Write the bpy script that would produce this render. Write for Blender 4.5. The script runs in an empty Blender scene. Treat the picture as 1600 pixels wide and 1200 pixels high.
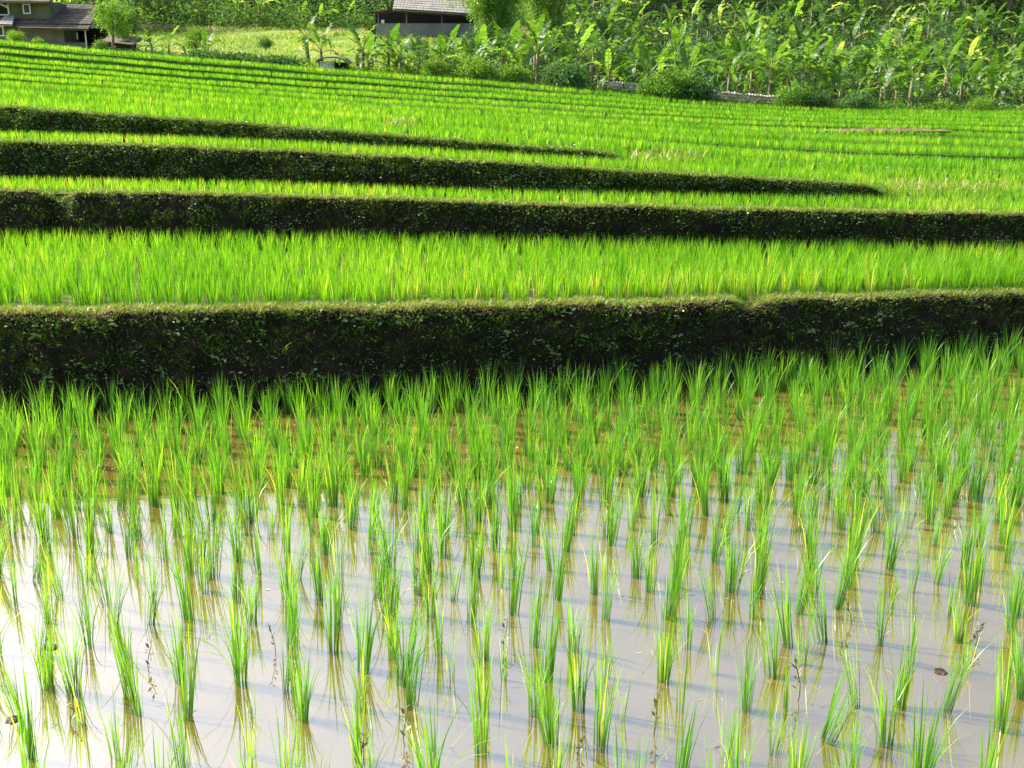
import bpy, math, random
import numpy as np
from mathutils import Vector, Matrix, noise as mnoise

random.seed(7)
rng = np.random.default_rng(7)
SC = bpy.context.scene
COL = SC.collection
R = math.radians

# ------------------------------------------------------------------ camera
F_PX, CX, CY = 1700.0, 800.0, 600.0           # focal length and centre for a 1600 px wide frame
TILT = math.atan((600 - 150) / F_PX)          # horizon would be at row 150
CAM_H = 2.35
ct, st = math.cos(TILT), math.sin(TILT)
cam_data = bpy.data.cameras.new('camera')
cam_data.sensor_width = 36
cam_data.lens = 36 * F_PX / 1600
cam_data.clip_start = 0.05
cam_data.clip_end = 3000
cam = bpy.data.objects.new('camera', cam_data)
COL.objects.link(cam)
cam.location = (0, 0, CAM_H)
cam.rotation_euler = (math.pi / 2 - TILT, 0, 0)
SC.camera = cam

# ------------------------------------------------------------------ light
SUN_EL, SUN_AZ = 39, 20          # degrees up; degrees behind the straight left
SKY_STRENGTH = 0.15
SUN_STRENGTH = 4.6
SC.view_settings.view_transform = 'Standard'
SC.view_settings.look = 'None'
SC.view_settings.gamma = 1
SC.view_settings.use_curve_mapping = False
SC.view_settings.exposure = 1.2
w = bpy.data.worlds.new('World')
SC.world = w
w.use_nodes = True
nt = w.node_tree
sky = nt.nodes.new('ShaderNodeTexSky')
sky.sky_type = 'NISHITA'
sky.sun_disc = False
sky.sun_elevation = R(SUN_EL)
sx, sy = -math.cos(R(SUN_AZ)), math.sin(R(SUN_AZ))       # horizontal direction to the sun
sky.sun_rotation = math.atan2(sx, sy)
sky.air_density = 1.0
sky.dust_density = 5.0
sky.ozone_density = 1.2
nt.links.new(sky.outputs[0], nt.nodes['Background'].inputs[0])
nt.nodes['Background'].inputs[1].default_value = SKY_STRENGTH
sun = bpy.data.lights.new('sun', 'SUN')
sun.energy = SUN_STRENGTH
sun.angle = R(0.53)
sun.color = (1.0, 0.95, 0.86)
so = bpy.data.objects.new('sun', sun)
COL.objects.link(so)
dv = Vector((sx * math.cos(R(SUN_EL)), sy * math.cos(R(SUN_EL)), math.sin(R(SUN_EL))))
so.rotation_euler = dv.to_track_quat('Z', 'Y').to_euler()
so.location = dv * 80

# ------------------------------------------------------------------ helpers
def unproj(px, py, z):
    """point at depth z seen at column px, row py (numpy friendly)"""
    px, py, z = np.broadcast_arrays(np.asarray(px, float), np.asarray(py, float), np.asarray(z, float))
    a = (px - CX) / F_PX * z
    b = (py - CY) / F_PX * z
    return np.stack([a, z * ct - b * st, CAM_H - z * st - b * ct], -1)

def tag(o, label=None, cat=None, group=None, kind=None):
    if label: o['label'] = label
    if cat: o['category'] = cat
    if group: o['group'] = group
    if kind: o['kind'] = kind
    return o

def link(name, data, parent=None):
    o = bpy.data.objects.new(name, data)
    COL.objects.link(o)
    if parent is not None: o.parent = parent
    return o

def empty(name, loc, rz=0):
    o = bpy.data.objects.new(name, None)
    COL.objects.link(o)
    o.location = loc; o.rotation_euler = (0, 0, rz); o.empty_display_size = .2
    return o

def mesh_np(name, V, faces, mat, attrs=None, smooth=False):
    """faces: list of int arrays (n,3) or (n,4)"""
    me = bpy.data.meshes.new(name)
    V = np.asarray(V, np.float32).reshape(-1, 3)
    me.vertices.add(len(V)); me.vertices.foreach_set('co', V.ravel())
    idx, start, tot, off = [], [], [], 0
    for f in faces:
        f = np.asarray(f, np.int32)
        if len(f) == 0: continue
        n, k = f.shape
        idx.append(f.ravel()); start.append(off + np.arange(n) * k); tot.append(np.full(n, k)); off += n * k
    idx = np.concatenate(idx); start = np.concatenate(start); tot = np.concatenate(tot)
    me.loops.add(len(idx)); me.loops.foreach_set('vertex_index', idx.astype(np.int32))
    me.polygons.add(len(start)); me.polygons.foreach_set('loop_start', start.astype(np.int32))
    me.polygons.foreach_set('loop_total', tot.astype(np.int32))
    if smooth: me.polygons.foreach_set('use_smooth', np.ones(len(start), bool))
    for k, a in (attrs or {}).items():
        at = me.attributes.new(k, 'FLOAT', 'POINT'); at.data.foreach_set('value', np.asarray(a, np.float32))
    me.update(calc_edges=True)
    me.validate()
    for m in (mat if isinstance(mat, (list, tuple)) else [mat]): me.materials.append(m)
    return me

class MB:
    """collects plain shapes and links them as one mesh"""
    def __init__(s): s.v = []; s.f = []
    def poly(s, pts):
        n = len(s.v); s.v += [tuple(p) for p in pts]; s.f.append(tuple(range(n, n + len(pts)))); return s
    def box(s, x0, x1, y0, y1, z0, z1):
        n = len(s.v)
        s.v += [(x, y, z) for x in (x0, x1) for y in (y0, y1) for z in (z0, z1)]
        for q in ((0,1,3,2),(4,6,7,5),(0,4,5,1),(2,3,7,6),(0,2,6,4),(1,5,7,3)): s.f.append(tuple(n + i for i in q))
        return s
    def tube(s, pts, radii, n=6, cap=True):
        pts = [Vector(p) for p in pts]; b = len(s.v)
        for i, p in enumerate(pts):
            d = (pts[min(i + 1, len(pts) - 1)] - pts[max(i - 1, 0)]).normalized()
            a = d.orthogonal().normalized() if i == 0 else (a - d * a.dot(d)).normalized()
            c = d.cross(a)
            for k in range(n):
                t = 2 * math.pi * k / n
                s.v.append(tuple(p + (a * math.cos(t) + c * math.sin(t)) * radii[i]))
        for i in range(len(pts) - 1):
            for k in range(n):
                k2 = (k + 1) % n
                s.f.append((b + i*n + k, b + i*n + k2, b + (i+1)*n + k2, b + (i+1)*n + k))
        if cap:
            s.f.append(tuple(b + k for k in range(n))[::-1]); s.f.append(tuple(b + (len(pts)-1)*n + k for k in range(n)))
        return s
    def slab(s, a, b, c, d, t):
        """quad a b c d thickened downwards by t"""
        n = len(s.v); q = [Vector(p) for p in (a, b, c, d)]
        nn = (q[1] - q[0]).cross(q[3] - q[0]).normalized()
        if nn.z < 0: nn = -nn
        s.v += [tuple(p) for p in q] + [tuple(p - nn * t) for p in q]
        for f in ((0,1,2,3),(7,6,5,4),(0,4,5,1),(1,5,6,2),(2,6,7,3),(3,7,4,0)): s.f.append(tuple(n + i for i in f))
        return s
    def build(s, name, mat, parent=None, smooth=False):
        return link(name, s.mesh(name, mat, smooth), parent)
    def mesh(s, name, mat, smooth=False):
        me = bpy.data.meshes.new(name); me.from_pydata(s.v, [], s.f); me.materials.append(mat)
        if smooth: me.polygons.foreach_set('use_smooth', [True] * len(me.polygons))
        me.update(); return me

# ------------------------------------------------------------------ materials
def newmat(name):
    m = bpy.data.materials.new(name); m.use_nodes = True
    m.node_tree.nodes.clear()
    return m, m.node_tree.nodes, m.node_tree.links

def noise_fac(N, L, scale, detail=6, coord='Object', dist=0, rough=.6):
    tc = N.new('ShaderNodeTexCoord'); n = N.new('ShaderNodeTexNoise')
    n.inputs['Scale'].default_value = scale; n.inputs['Detail'].default_value = detail
    n.inputs['Roughness'].default_value = rough
    n.inputs['Distortion'].default_value = dist
    L.new(tc.outputs[coord], n.inputs['Vector'])
    return n.outputs['Fac']

def ramp(N, L, fac, stops):
    r = N.new('ShaderNodeValToRGB'); e = r.color_ramp.elements
    while len(e) < len(stops): e.new(.5)
    for el, (p, c) in zip(e, stops): el.position = p; el.color = (*c, 1)
    L.new(fac, r.inputs[0]); return r.outputs[0]

def mix(N, L, fac, a, b, mode='MIX'):
    m = N.new('ShaderNodeMix'); m.data_type = 'RGBA'; m.blend_type = mode
    if isinstance(fac, float): m.inputs[0].default_value = fac
    else: L.new(fac, m.inputs[0])
    for i, c in ((6, a), (7, b)):
        if isinstance(c, tuple): m.inputs[i].default_value = (*c, 1)
        else: L.new(c, m.inputs[i])
    return m.outputs[2]

def attr(N, name):
    a = N.new('ShaderNodeAttribute'); a.attribute_name = name; return a.outputs['Fac']

def ground_mat(name, stops, scale, bump=.5, bscale=None, rough=.9, big=None, dist=.02):
    m, N, L = newmat(name)
    col = ramp(N, L, noise_fac(N, L, scale), stops)
    if big:
        col = mix(N, L, ramp(N, L, noise_fac(N, L, big[0], 3), [(.4, (0,0,0)), (.6, (1,1,1))]), col, big[1])
    p = N.new('ShaderNodeBsdfPrincipled'); o = N.new('ShaderNodeOutputMaterial')
    L.new(col, p.inputs['Base Color']); p.inputs['Roughness'].default_value = rough
    p.inputs['Specular IOR Level'].default_value = .2
    b = N.new('ShaderNodeBump'); b.inputs['Strength'].default_value = bump; b.inputs['Distance'].default_value = dist
    L.new(noise_fac(N, L, bscale or scale * 3, 8), b.inputs['Height']); L.new(b.outputs[0], p.inputs['Normal'])
    L.new(p.outputs[0], o.inputs[0]); return m

def leaf_mat(name, stops, trans_gain=1.6, trans=.5, gloss=.05, rough=.35, base_dark=None, objrand=0.0, yellow=(1.25, 1.0, .5)):
    """stops are indexed by the per-blade attribute tint; the attribute u runs from foot to tip"""
    m, N, L = newmat(name)
    t = attr(N, 'tint')
    if objrand:
        oi = N.new('ShaderNodeObjectInfo'); a = N.new('ShaderNodeMath'); a.operation = 'MULTIPLY_ADD'
        L.new(oi.outputs['Random'], a.inputs[0]); a.inputs[1].default_value = objrand
        b = N.new('ShaderNodeMath'); b.operation = 'ADD'; b.inputs[1].default_value = -objrand / 2
        L.new(t, a.inputs[2]); L.new(a.outputs[0], b.inputs[0]); t = b.outputs[0]
    col = ramp(N, L, t, stops)
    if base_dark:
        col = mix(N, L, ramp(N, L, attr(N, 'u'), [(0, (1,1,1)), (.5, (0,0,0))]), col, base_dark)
    d = N.new('ShaderNodeBsdfDiffuse'); L.new(col, d.inputs[0])
    tr = N.new('ShaderNodeBsdfTranslucent')
    tc = mix(N, L, 1.0, col, tuple(trans_gain * y for y in yellow), 'MULTIPLY')
    L.new(tc, tr.inputs[0])
    mx = N.new('ShaderNodeMixShader'); mx.inputs[0].default_value = trans
    L.new(d.outputs[0], mx.inputs[1]); L.new(tr.outputs[0], mx.inputs[2])
    g = N.new('ShaderNodeBsdfGlossy'); g.inputs['Roughness'].default_value = rough
    mg = N.new('ShaderNodeMixShader'); mg.inputs[0].default_value = gloss
    L.new(mx.outputs[0], mg.inputs[1]); L.new(g.outputs[0], mg.inputs[2])
    o = N.new('ShaderNodeOutputMaterial'); L.new(mg.outputs[0], o.inputs[0])
    return m

def plain(name, c, rough=.8, spec=.3, c2=None, scale=6, bump=0):
    m, N, L = newmat(name)
    p = N.new('ShaderNodeBsdfPrincipled'); o = N.new('ShaderNodeOutputMaterial')
    if c2:
        L.new(ramp(N, L, noise_fac(N, L, scale), [(.3, c), (.7, c2)]), p.inputs['Base Color'])
    else: p.inputs['Base Color'].default_value = (*c, 1)
    p.inputs['Roughness'].default_value = rough; p.inputs['Specular IOR Level'].default_value = spec
    if bump:
        b = N.new('ShaderNodeBump'); b.inputs['Strength'].default_value = bump; b.inputs['Distance'].default_value = .02
        L.new(noise_fac(N, L, scale * 4, 8), b.inputs['Height']); L.new(b.outputs[0], p.inputs['Normal'])
    L.new(p.outputs[0], o.inputs[0]); return m

M = {}
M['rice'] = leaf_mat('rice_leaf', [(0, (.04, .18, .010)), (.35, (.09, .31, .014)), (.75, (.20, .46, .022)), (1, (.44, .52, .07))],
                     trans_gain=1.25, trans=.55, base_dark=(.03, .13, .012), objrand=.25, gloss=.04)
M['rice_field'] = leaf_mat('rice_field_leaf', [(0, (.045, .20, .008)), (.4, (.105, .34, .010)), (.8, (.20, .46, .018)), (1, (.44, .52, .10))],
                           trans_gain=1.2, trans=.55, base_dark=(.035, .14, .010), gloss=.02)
M['grass'] = leaf_mat('bank_grass', [(0, (.03, .10, .01)), (.4, (.09, .22, .015)), (.75, (.22, .36, .04)), (1, (.50, .46, .20))],
                      trans_gain=1.1, trans=.45, gloss=.03)
M['weed'] = leaf_mat('weed_leaf', [(0, (.03, .09, .015)), (.6, (.10, .22, .05)), (1, (.30, .42, .20))], trans_gain=1.3, trans=.4, gloss=.05, rough=.5)
M['straw'] = leaf_mat('dry_straw', [(0, (.16, .09, .05)), (.5, (.34, .22, .13)), (1, (.62, .52, .36))], trans=.2, yellow=(1, 1, 1), trans_gain=1)
M['banana'] = leaf_mat('banana_leaf', [(0, (.012, .045, .008)), (.5, (.05, .13, .016)), (.85, (.15, .28, .05)), (1, (.30, .38, .12))],
                       trans_gain=2.0, trans=.5, gloss=.035, rough=.45, objrand=.4, yellow=(1.1, 1, .45))
M['tree'] = leaf_mat('tree_leaf', [(0, (.015, .05, .018)), (.5, (.035, .11, .03)), (1, (.10, .22, .05))], trans_gain=1.6, trans=.4, gloss=.02, rough=.6, objrand=.5)
M['bright_tree'] = leaf_mat('bright_tree_leaf', [(0, (.05, .14, .025)), (.5, (.11, .26, .03)), (1, (.24, .40, .05))], trans_gain=1.4, trans=.45, gloss=.015, rough=.6, objrand=.3)
M['bamboo'] = leaf_mat('bamboo_leaf', [(0, (.04, .12, .018)), (.5, (.10, .25, .03)), (1, (.20, .38, .05))], trans_gain=1.6, trans=.45, gloss=.04)
M['dry_leaf'] = leaf_mat('dead_banana_leaf', [(0, (.14, .09, .05)), (1, (.36, .26, .14))], trans=.25, yellow=(1, 1, 1), trans_gain=1, objrand=.6)
M['redweed'] = leaf_mat('red_weed', [(0, (.05, .03, .015)), (.5, (.10, .08, .025)), (1, (.16, .17, .04))], trans=.3, yellow=(1, 1, 1), trans_gain=1.2)
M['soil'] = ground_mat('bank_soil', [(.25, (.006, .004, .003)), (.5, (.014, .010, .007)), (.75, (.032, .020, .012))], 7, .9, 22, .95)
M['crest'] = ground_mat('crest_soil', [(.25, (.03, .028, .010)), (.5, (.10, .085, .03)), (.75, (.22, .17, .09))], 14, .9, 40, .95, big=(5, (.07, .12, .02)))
M['mud'] = ground_mat('field_mud', [(.3, (.05, .08, .012)), (.6, (.10, .13, .025)), (.8, (.22, .20, .08))], 9, .8, 25, .9)
M['riser'] = ground_mat('grassy_riser', [(.3, (.03, .07, .01)), (.6, (.07, .15, .018)), (.8, (.12, .20, .03))], 4, .8, 18, .9)
M['meadow'] = ground_mat('meadow_ground', [(.25, (.10, .16, .02)), (.5, (.20, .27, .035)), (.75, (.32, .34, .07))], .5, .5, 6, .95, big=(.16, (.14, .22, .03)), dist=.1)
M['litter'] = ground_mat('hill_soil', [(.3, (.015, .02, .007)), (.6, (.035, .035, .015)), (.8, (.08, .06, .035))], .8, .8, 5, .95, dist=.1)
M['redsoil'] = ground_mat('bare_brown_soil', [(.3, (.08, .058, .025)), (.7, (.19, .14, .07))], 5, .6, 12, .95)
M['bark'] = plain('bark', (.09, .065, .045), .9, .2, (.20, .16, .12), 8, .6)
M['pstem'] = plain('banana_stem', (.10, .11, .04), .7, .3, (.26, .21, .11), 5, .3)
M['tile'] = plain('roof_tile', (.055, .05, .045), .9, .15, (.15, .125, .10), 2.2, .3)
M['tile_grey'] = plain('grey_roof_tile', (.20, .19, .165), .9, .15, (.32, .30, .265), 1.6, .3)
M['plaster'] = plain('brown_plaster', (.09, .085, .08), .9, .2, (.19, .165, .15), 1.6, .3)
M['plaster_up'] = plain('olive_plaster', (.09, .09, .06), .9, .2, (.16, .155, .10), 1.5, .2)
M['white'] = plain('white_paint', (.68, .68, .70), .6, .3, (.80, .80, .80), 9)
M['glass'] = plain('dark_glass', (.02, .025, .05), .12, .6)
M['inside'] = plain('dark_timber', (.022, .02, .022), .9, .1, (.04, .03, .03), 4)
M['rust'] = plain('brown_sheet', (.06, .035, .03), .9, .2, (.12, .07, .05), 2)
M['concrete'] = plain('grey_concrete', (.16, .17, .17), .9, .2, (.28, .28, .28), 1.2, .2)
M['stone'] = plain('wall_stone', (.40, .32, .26), .9, .2, (.70, .60, .52), 3, .6)
M['thatch'] = plain('thatch', (.10, .085, .06), .95, .1, (.26, .23, .18), 14, .8)
M['clod'] = plain('mud_clod', (.03, .022, .015), .7, .3, (.09, .065, .04), 20, .5)

def water_mat():
    m, N, L = newmat('muddy_water')
    tc = N.new('ShaderNodeTexCoord')
    c = ramp(N, L, noise_fac(N, L, 1.4, 5), [(.3, (.125, .082, .016)), (.55, (.165, .118, .028)), (.8, (.21, .16, .05))])
    p = N.new('ShaderNodeBsdfPrincipled'); o = N.new('ShaderNodeOutputMaterial')
    L.new(c, p.inputs['Base Color'])
    p.inputs['Roughness'].default_value = .6; p.inputs['Specular IOR Level'].default_value = 0
    b = N.new('ShaderNodeBump'); b.inputs['Strength'].default_value = .10; b.inputs['Distance'].default_value = .004
    mp = N.new('ShaderNodeMapping'); mp.inputs['Scale'].default_value = (3, 9, 1)
    n = N.new('ShaderNodeTexNoise'); n.inputs['Scale'].default_value = 2.2; n.inputs['Detail'].default_value = 4
    L.new(tc.outputs['Object'], mp.inputs[0]); L.new(mp.outputs[0], n.inputs['Vector'])
    L.new(n.outputs['Fac'], b.inputs['Height'])
    g = N.new('ShaderNodeBsdfGlossy'); g.inputs['Roughness'].default_value = .02
    g.inputs[0].default_value = (1, .985, .94, 1)
    L.new(b.outputs[0], g.inputs['Normal'])
    fr = N.new('ShaderNodeFresnel'); fr.inputs['IOR'].default_value = 5.5
    mx = N.new('ShaderNodeMixShader'); L.new(fr.outputs[0], mx.inputs[0])
    L.new(p.outputs[0], mx.inputs[1]); L.new(g.outputs[0], mx.inputs[2]); L.new(mx.outputs[0], o.inputs[0])
    return m
M['water'] = water_mat()

# ------------------------------------------------------------------ terrace lines
KN = [0, 400, 800, 1200, 1600]
class Line:
    """a level line across the slope: rows ys at depths zs for the columns KN, linear extrapolation of the world points beyond"""
    def __init__(s, ys, zs, wob=0.0):
        s.p = unproj(KN, ys, zs); s.w = wob; s.ph = float(sum(ys)) * .37
    def at(s, t):
        t = np.asarray(t, float)
        q = np.empty(t.shape + (3,))
        # smooth (Catmull-Rom-like) interpolation per coordinate
        p = s.p; d = np.gradient(p, axis=0)
        u = np.clip(t / 400.0, 0, 4); i = np.minimum(u.astype(int), 3); f = (u - i)[..., None]
        h00 = 2*f**3 - 3*f**2 + 1; h10 = f**3 - 2*f**2 + f; h01 = -2*f**3 + 3*f**2; h11 = f**3 - f**2
        q = h00*p[i] + h10*d[i] + h01*p[i+1] + h11*d[i+1]
        ex = (t / 400.0 - u)[..., None]
        dd = np.where(ex < 0, p[1] - p[0], p[4] - p[3]); dd = dd * np.array([1, .6, .25])
        q = q + ex * dd
        if s.w:
            x = q[..., 0]
            q[..., 2] += s.w * (.5 * np.sin(x * .55 + s.ph) + .35 * np.sin(x * 1.3 + 2 * s.ph) + .2 * np.sin(x * 3.1 + 3 * s.ph))
            q[..., 1] += s.w * 6 * (np.sin(x * .31 + s.ph * 1.7) + .5 * np.sin(x * .9 + s.ph))
        return q

def flat_row(level_down, zs):
    return [150 + F_PX / ct * level_down / z for z in zs]

class Raised(Line):
    def __init__(s, base, dz): s.base = base; s.dz = dz
    def at(s, t): q = s.base.at(t).copy(); q[..., 2] += s.dz; return q

class Foot(Line):
    """foot of a low riser: as high as the terrace in front of it, at least dmin below the crest"""
    def __init__(s, front, crest, dmin): s.front = front; s.crest = crest; s.dmin = dmin
    def at(s, t):
        q = s.crest.at(t).copy(); fz = s.front.at(t)[..., 2]
        q[..., 2] = np.minimum(q[..., 2] - s.dmin, fz * .8 + q[..., 2] * .2); return q
class Merge(Line):
    """crest that sinks to its foot towards column t_end"""
    def __init__(s, base, crest, t_end, fade): s.b = base; s.c = crest; s.e = t_end; s.f = fade
    def at(s, t):
        t = np.asarray(t, float); b, c = s.b.at(t), s.c.at(t)
        w = np.clip((s.e - t) / s.f, 0, 1)[..., None]; w = w * w * (3 - 2 * w)
        return b + (c - b) * w

zB1 = [8.35, 8.5, 8.8, 9.35, 10.25]
lines = []   # (B, C) pairs: foot and crest of each bank, front to back
B1 = Line(flat_row(CAM_H, zB1), zB1)
C1 = Line([491, 487, 481, 471, 460], [8.27, 8.42, 8.72, 9.27, 10.15])
B2 = Line([379, 383, 389, 396, 402], [12.5, 12.2, 12.0, 11.9, 11.9])
C2 = Line([299, 307, 320, 330, 337], [12.4, 12.1, 11.85, 11.75, 11.8])
B3 = Line([283, 290, 304, 310, 317], [13.9, 13.6, 13.2, 13.2, 13.3])
C3 = Line([222, 236, 258, 282, 306], [13.8, 13.5, 13.1, 13.1, 13.3])
B4 = Line([213, 226, 247, 270, 294], [15.2, 14.8, 14.4, 14.6, 15.0])
C4 = Line([169, 197, 229, 258, 280], [15.1, 14.7, 14.3, 14.6, 15.0])
C3 = Merge(B3, C3, 1395, 36)
C4 = Merge(B4, C4, 985, 32)
far = [([161,186,215,252,272],[17,16.5,16,16,16.5]), ([150,176,203,230,247],[20,19.5,19,19,19.5]),
       ([136,166,193,217,232],[24,24,24,24,24]), ([122,156,184,206,218],[28]*5), ([112,147,176,196,206],[32]*5),
       ([102,138,166,188,197],[36]*5), ([93,128,156,182,191],[40]*5), ([82,117,147,177,186],[43.5]*5), ([71,106,137,172,181],[47]*5)]
pairs = [(B1, C1), (B2, C2), (B3, C3), (B4, C4)]
for k, (ys, zs) in enumerate(far):
    C = Line(ys, zs, .015 + .002 * k); pairs.append((Foot(pairs[-1][1], C, .06 if k < 1 else .15), C))
BACK = Line([68, 104, 134, 170, 179], [50] * 5)
HILL0 = Raised(BACK, .05)

def strip_grid(A, Bq, t0, t1, nt_, nv, bumpz=0, nscale=1.0, seed=0, eps=0):
    t = np.linspace(t0, t1, nt_)
    a, b = A.at(t), Bq.at(t)
    v = np.linspace(0, 1, nv)[:, None, None]
    P = a[None] * (1 - v) + b[None] * v
    P = P.reshape(-1, 3)
    if bumpz:
        for i in range(len(P)):
            P[i, 2] += bumpz * mnoise.noise(Vector((P[i, 0] * nscale, P[i, 1] * nscale, seed)))
    i = np.arange(nv - 1)[:, None] * nt_ + np.arange(nt_ - 1)[None]
    i = i.ravel()
    return P, np.stack([i, i + 1, i + nt_ + 1, i + nt_], 1)

T0, T1 = -500, 2100

# ---- water of the front paddy
m = MB(); m.poly([(-30, -4, 0), (30, -4, 0), (30, 12, 0), (-30, 12, 0)])
o = m.build('paddy_water', M['water']); tag(o, 'shallow muddy water of the flooded front paddy', kind='structure')
m = MB(); m.poly([(-900, -900, -.4), (900, -900, -.4), (900, 900, -.4), (-900, 900, -.4)])
o = m.build('ground', M['meadow']); tag(o, 'surrounding farmland', kind='structure')

# ---- banks: rough earth faces, from foot to crest, with a rounded crest strip behind
def bank(Bl, Cl, nt_, nv, rough, crest_w, mat, seed, t0=T0, t1=T1, name='terrace_bank', label='', notches=()):
    t = np.linspace(t0, t1, nt_)
    b, c = Bl.at(t), Cl.at(t)
    rows = []
    b = b.copy(); b[:, 2] -= .12; b[:, 1] -= .05
    for v in np.linspace(0, 1, nv):
        rows.append(b * (1 - v) + c * v)
    # crest: level, then falls to the field behind
    for k, (dy, dz) in enumerate(((.04, .012), (crest_w * .6, .008), (crest_w, -.03))):
        q = c.copy(); q[:, 1] += dy; q[:, 2] += dz; rows.append(q)
    P = np.stack(rows); n_all = len(rows)
    for j in range(n_all):
        vv = min(j / (nv - 1), 1)
        for i in range(nt_):
            p = P[j, i]
            q = Vector((p[0] * 1.6, p[2] * 2.4, seed))
            n1 = mnoise.fractal(q, .9, 2.1, 4)
            n2 = mnoise.fractal(Vector((p[0] * 7, p[2] * 9 + p[1] * 3, seed + 5)), .8, 2.1, 4)
            amp = rough * (1 if 0 < vv < 1 else .6)
            p[1] -= amp * (n1 * 1.1 + n2 * .55) + rough * .5 * math.sin(vv * math.pi)
            if vv > .75:
                n3 = mnoise.noise(Vector((p[0] * 26, p[1] * 26, p[2] * 26 + seed)))
                p[2] += .014 * n3; p[1] += .02 * n3
                p[2] += rough * (.30 * mnoise.fractal(Vector((p[0] * 1.3, seed, 0)), .9, 2.1, 4) + .28 * n2) * (vv - .75) * 4
            for (nx, wdt, dep) in notches:
                e = math.exp(-((p[0] - nx) / wdt) ** 2)
                if vv > .3: p[2] -= dep * e * (vv - .3) / .7; p[1] += dep * .9 * e
    i = (np.arange(n_all - 1)[:, None] * nt_ + np.arange(nt_ - 1)[None]).ravel()
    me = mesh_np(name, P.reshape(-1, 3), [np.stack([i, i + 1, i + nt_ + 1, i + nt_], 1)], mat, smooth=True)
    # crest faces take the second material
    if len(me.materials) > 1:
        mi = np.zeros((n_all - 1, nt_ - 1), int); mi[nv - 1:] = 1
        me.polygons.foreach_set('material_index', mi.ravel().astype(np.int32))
    o = link(name, me); tag(o, label, kind='structure')
    return P, nv

bankP = []
xn1 = [unproj(1180, 470, 8.95)[0]]; xn3 = [unproj(85, 300, 12.3)[0]]
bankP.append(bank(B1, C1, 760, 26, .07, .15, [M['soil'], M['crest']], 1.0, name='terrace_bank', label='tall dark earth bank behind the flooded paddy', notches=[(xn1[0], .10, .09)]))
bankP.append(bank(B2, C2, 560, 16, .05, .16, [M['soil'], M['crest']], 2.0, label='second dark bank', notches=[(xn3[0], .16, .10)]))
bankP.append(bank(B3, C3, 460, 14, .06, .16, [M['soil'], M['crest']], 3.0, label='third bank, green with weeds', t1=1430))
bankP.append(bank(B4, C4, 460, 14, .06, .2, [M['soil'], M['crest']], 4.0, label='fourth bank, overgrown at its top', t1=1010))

# ---- fields between the banks
def field(A, Bq, name, label, nv=6, nt_=160, lift=0, mat='mud'):
    P, Fq = strip_grid(A, Bq, T0, T1, nt_, nv, .02, 1.5)
    P[:, 2] += lift
    o = link(name, mesh_np(name, P, [Fq], M[mat], smooth=True)); tag(o, label, kind='structure'); return o
class Back(Line):
    def __init__(s, base, dy, dz): s.base = base; s.dy = dy; s.dz = dz
    def at(s, t): q = s.base.at(t).copy(); q[..., 1] += s.dy; q[..., 2] += s.dz; return q
for k in range(4):
    nxt = pairs[k + 1][0]
    field(Back(pairs[k][1], .12, -.035), Back(nxt, .12, -.03), 'field_ground', 'wet mud under the rice of a terrace')
# far terraces: ground and low riser as one stepped sheet each
allnext = [p[0] for p in pairs[5:]] + [BACK]
for k in range(4, len(pairs)):
    Bl, Cl = pairs[k]
    P1, F1 = strip_grid(Back(Bl, -.04, -.06), Cl, T0, T1, 200, 4)
    P2, F2 = strip_grid(Cl, Back(allnext[k - 4], .05, -.02), T0, T1, 200, 4)
    me = mesh_np('field_ground', np.concatenate([P1, P2]), [F1, F2 + len(P1)], [M['mud'], M['riser']], smooth=False)
    mi = np.zeros(len(me.polygons), np.int32); mi[:len(F1)] = 1; me.polygons.foreach_set('material_index', mi)
    o = link('field_ground', me); tag(o, 'ground of a far rice terrace with its low riser', kind='structure')

# ---- hillside behind the terraces
HZ = np.array([50, 54, 60, 68, 78, 90, 105, 125, 160, 260])
def hy(px, z):
    """row at which the hillside is seen"""
    kx = [-900, 0, 250, 600, 800, 1000, 1600, 2500]
    tab = {50: [40, 68, 90, 118, 134, 152, 179, 190],
           54: [40, 72, 92, 112, 122, 150, 172, 182],
           60: [50, 84, 86, 98, 104, 128, 148, 160],
           68: [40, 70, 64, 66, 70, 88, 108, 120],
           78: [10, 40, 42, 44, 40, 42, 60, 70],
           90: [-20, 10, 20, 18, 0, -8, 5, 10],
           105: [-60, -25, -18, -20, -40, -55, -45, -40],
           125: [-110, -75, -65, -70, -90, -105, -95, -90],
           160: [-170, -140, -130, -130, -150, -160, -150, -150],
           260: [-190, -170, -160, -160, -170, -180, -170, -170]}
    keys = list(tab)
    rowv = np.array([np.interp(px, kx, tab[k]) for k in keys])
    rowv[0] = np.interp(px, KN, [68, 104, 134, 170, 179]) + 1
    return np.interp(z, keys, rowv)
def hill_pt(px, z):
    return unproj(px, hy(px, z), z)
pxs = np.linspace(-900, 2500, 150); zs_ = np.concatenate([np.linspace(50, 80, 40), np.linspace(82, 260, 40)])
P = np.array([[hill_pt(px, z) for px in pxs] for z in zs_])
for row in P:
    for p in row:
        if p[1] > 53: p[2] += .22 * mnoise.fractal(Vector((p[0] * .25, p[1] * .25, 3)), .9, 2.1, 4)
i = (np.arange(len(zs_) - 1)[:, None] * len(pxs) + np.arange(len(pxs) - 1)[None]).ravel()
me = mesh_np('hillside', P.reshape(-1, 3), [np.stack([i, i + 1, i + len(pxs) + 1, i + len(pxs)], 1)], [M['meadow'], M['litter']], smooth=True)
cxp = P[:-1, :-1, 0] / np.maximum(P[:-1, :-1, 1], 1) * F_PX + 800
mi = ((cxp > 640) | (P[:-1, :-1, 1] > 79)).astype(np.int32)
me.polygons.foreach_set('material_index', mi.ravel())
o = link('hillside', me); tag(o, 'grassy slope rising behind the terraces', kind='structure')

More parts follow.
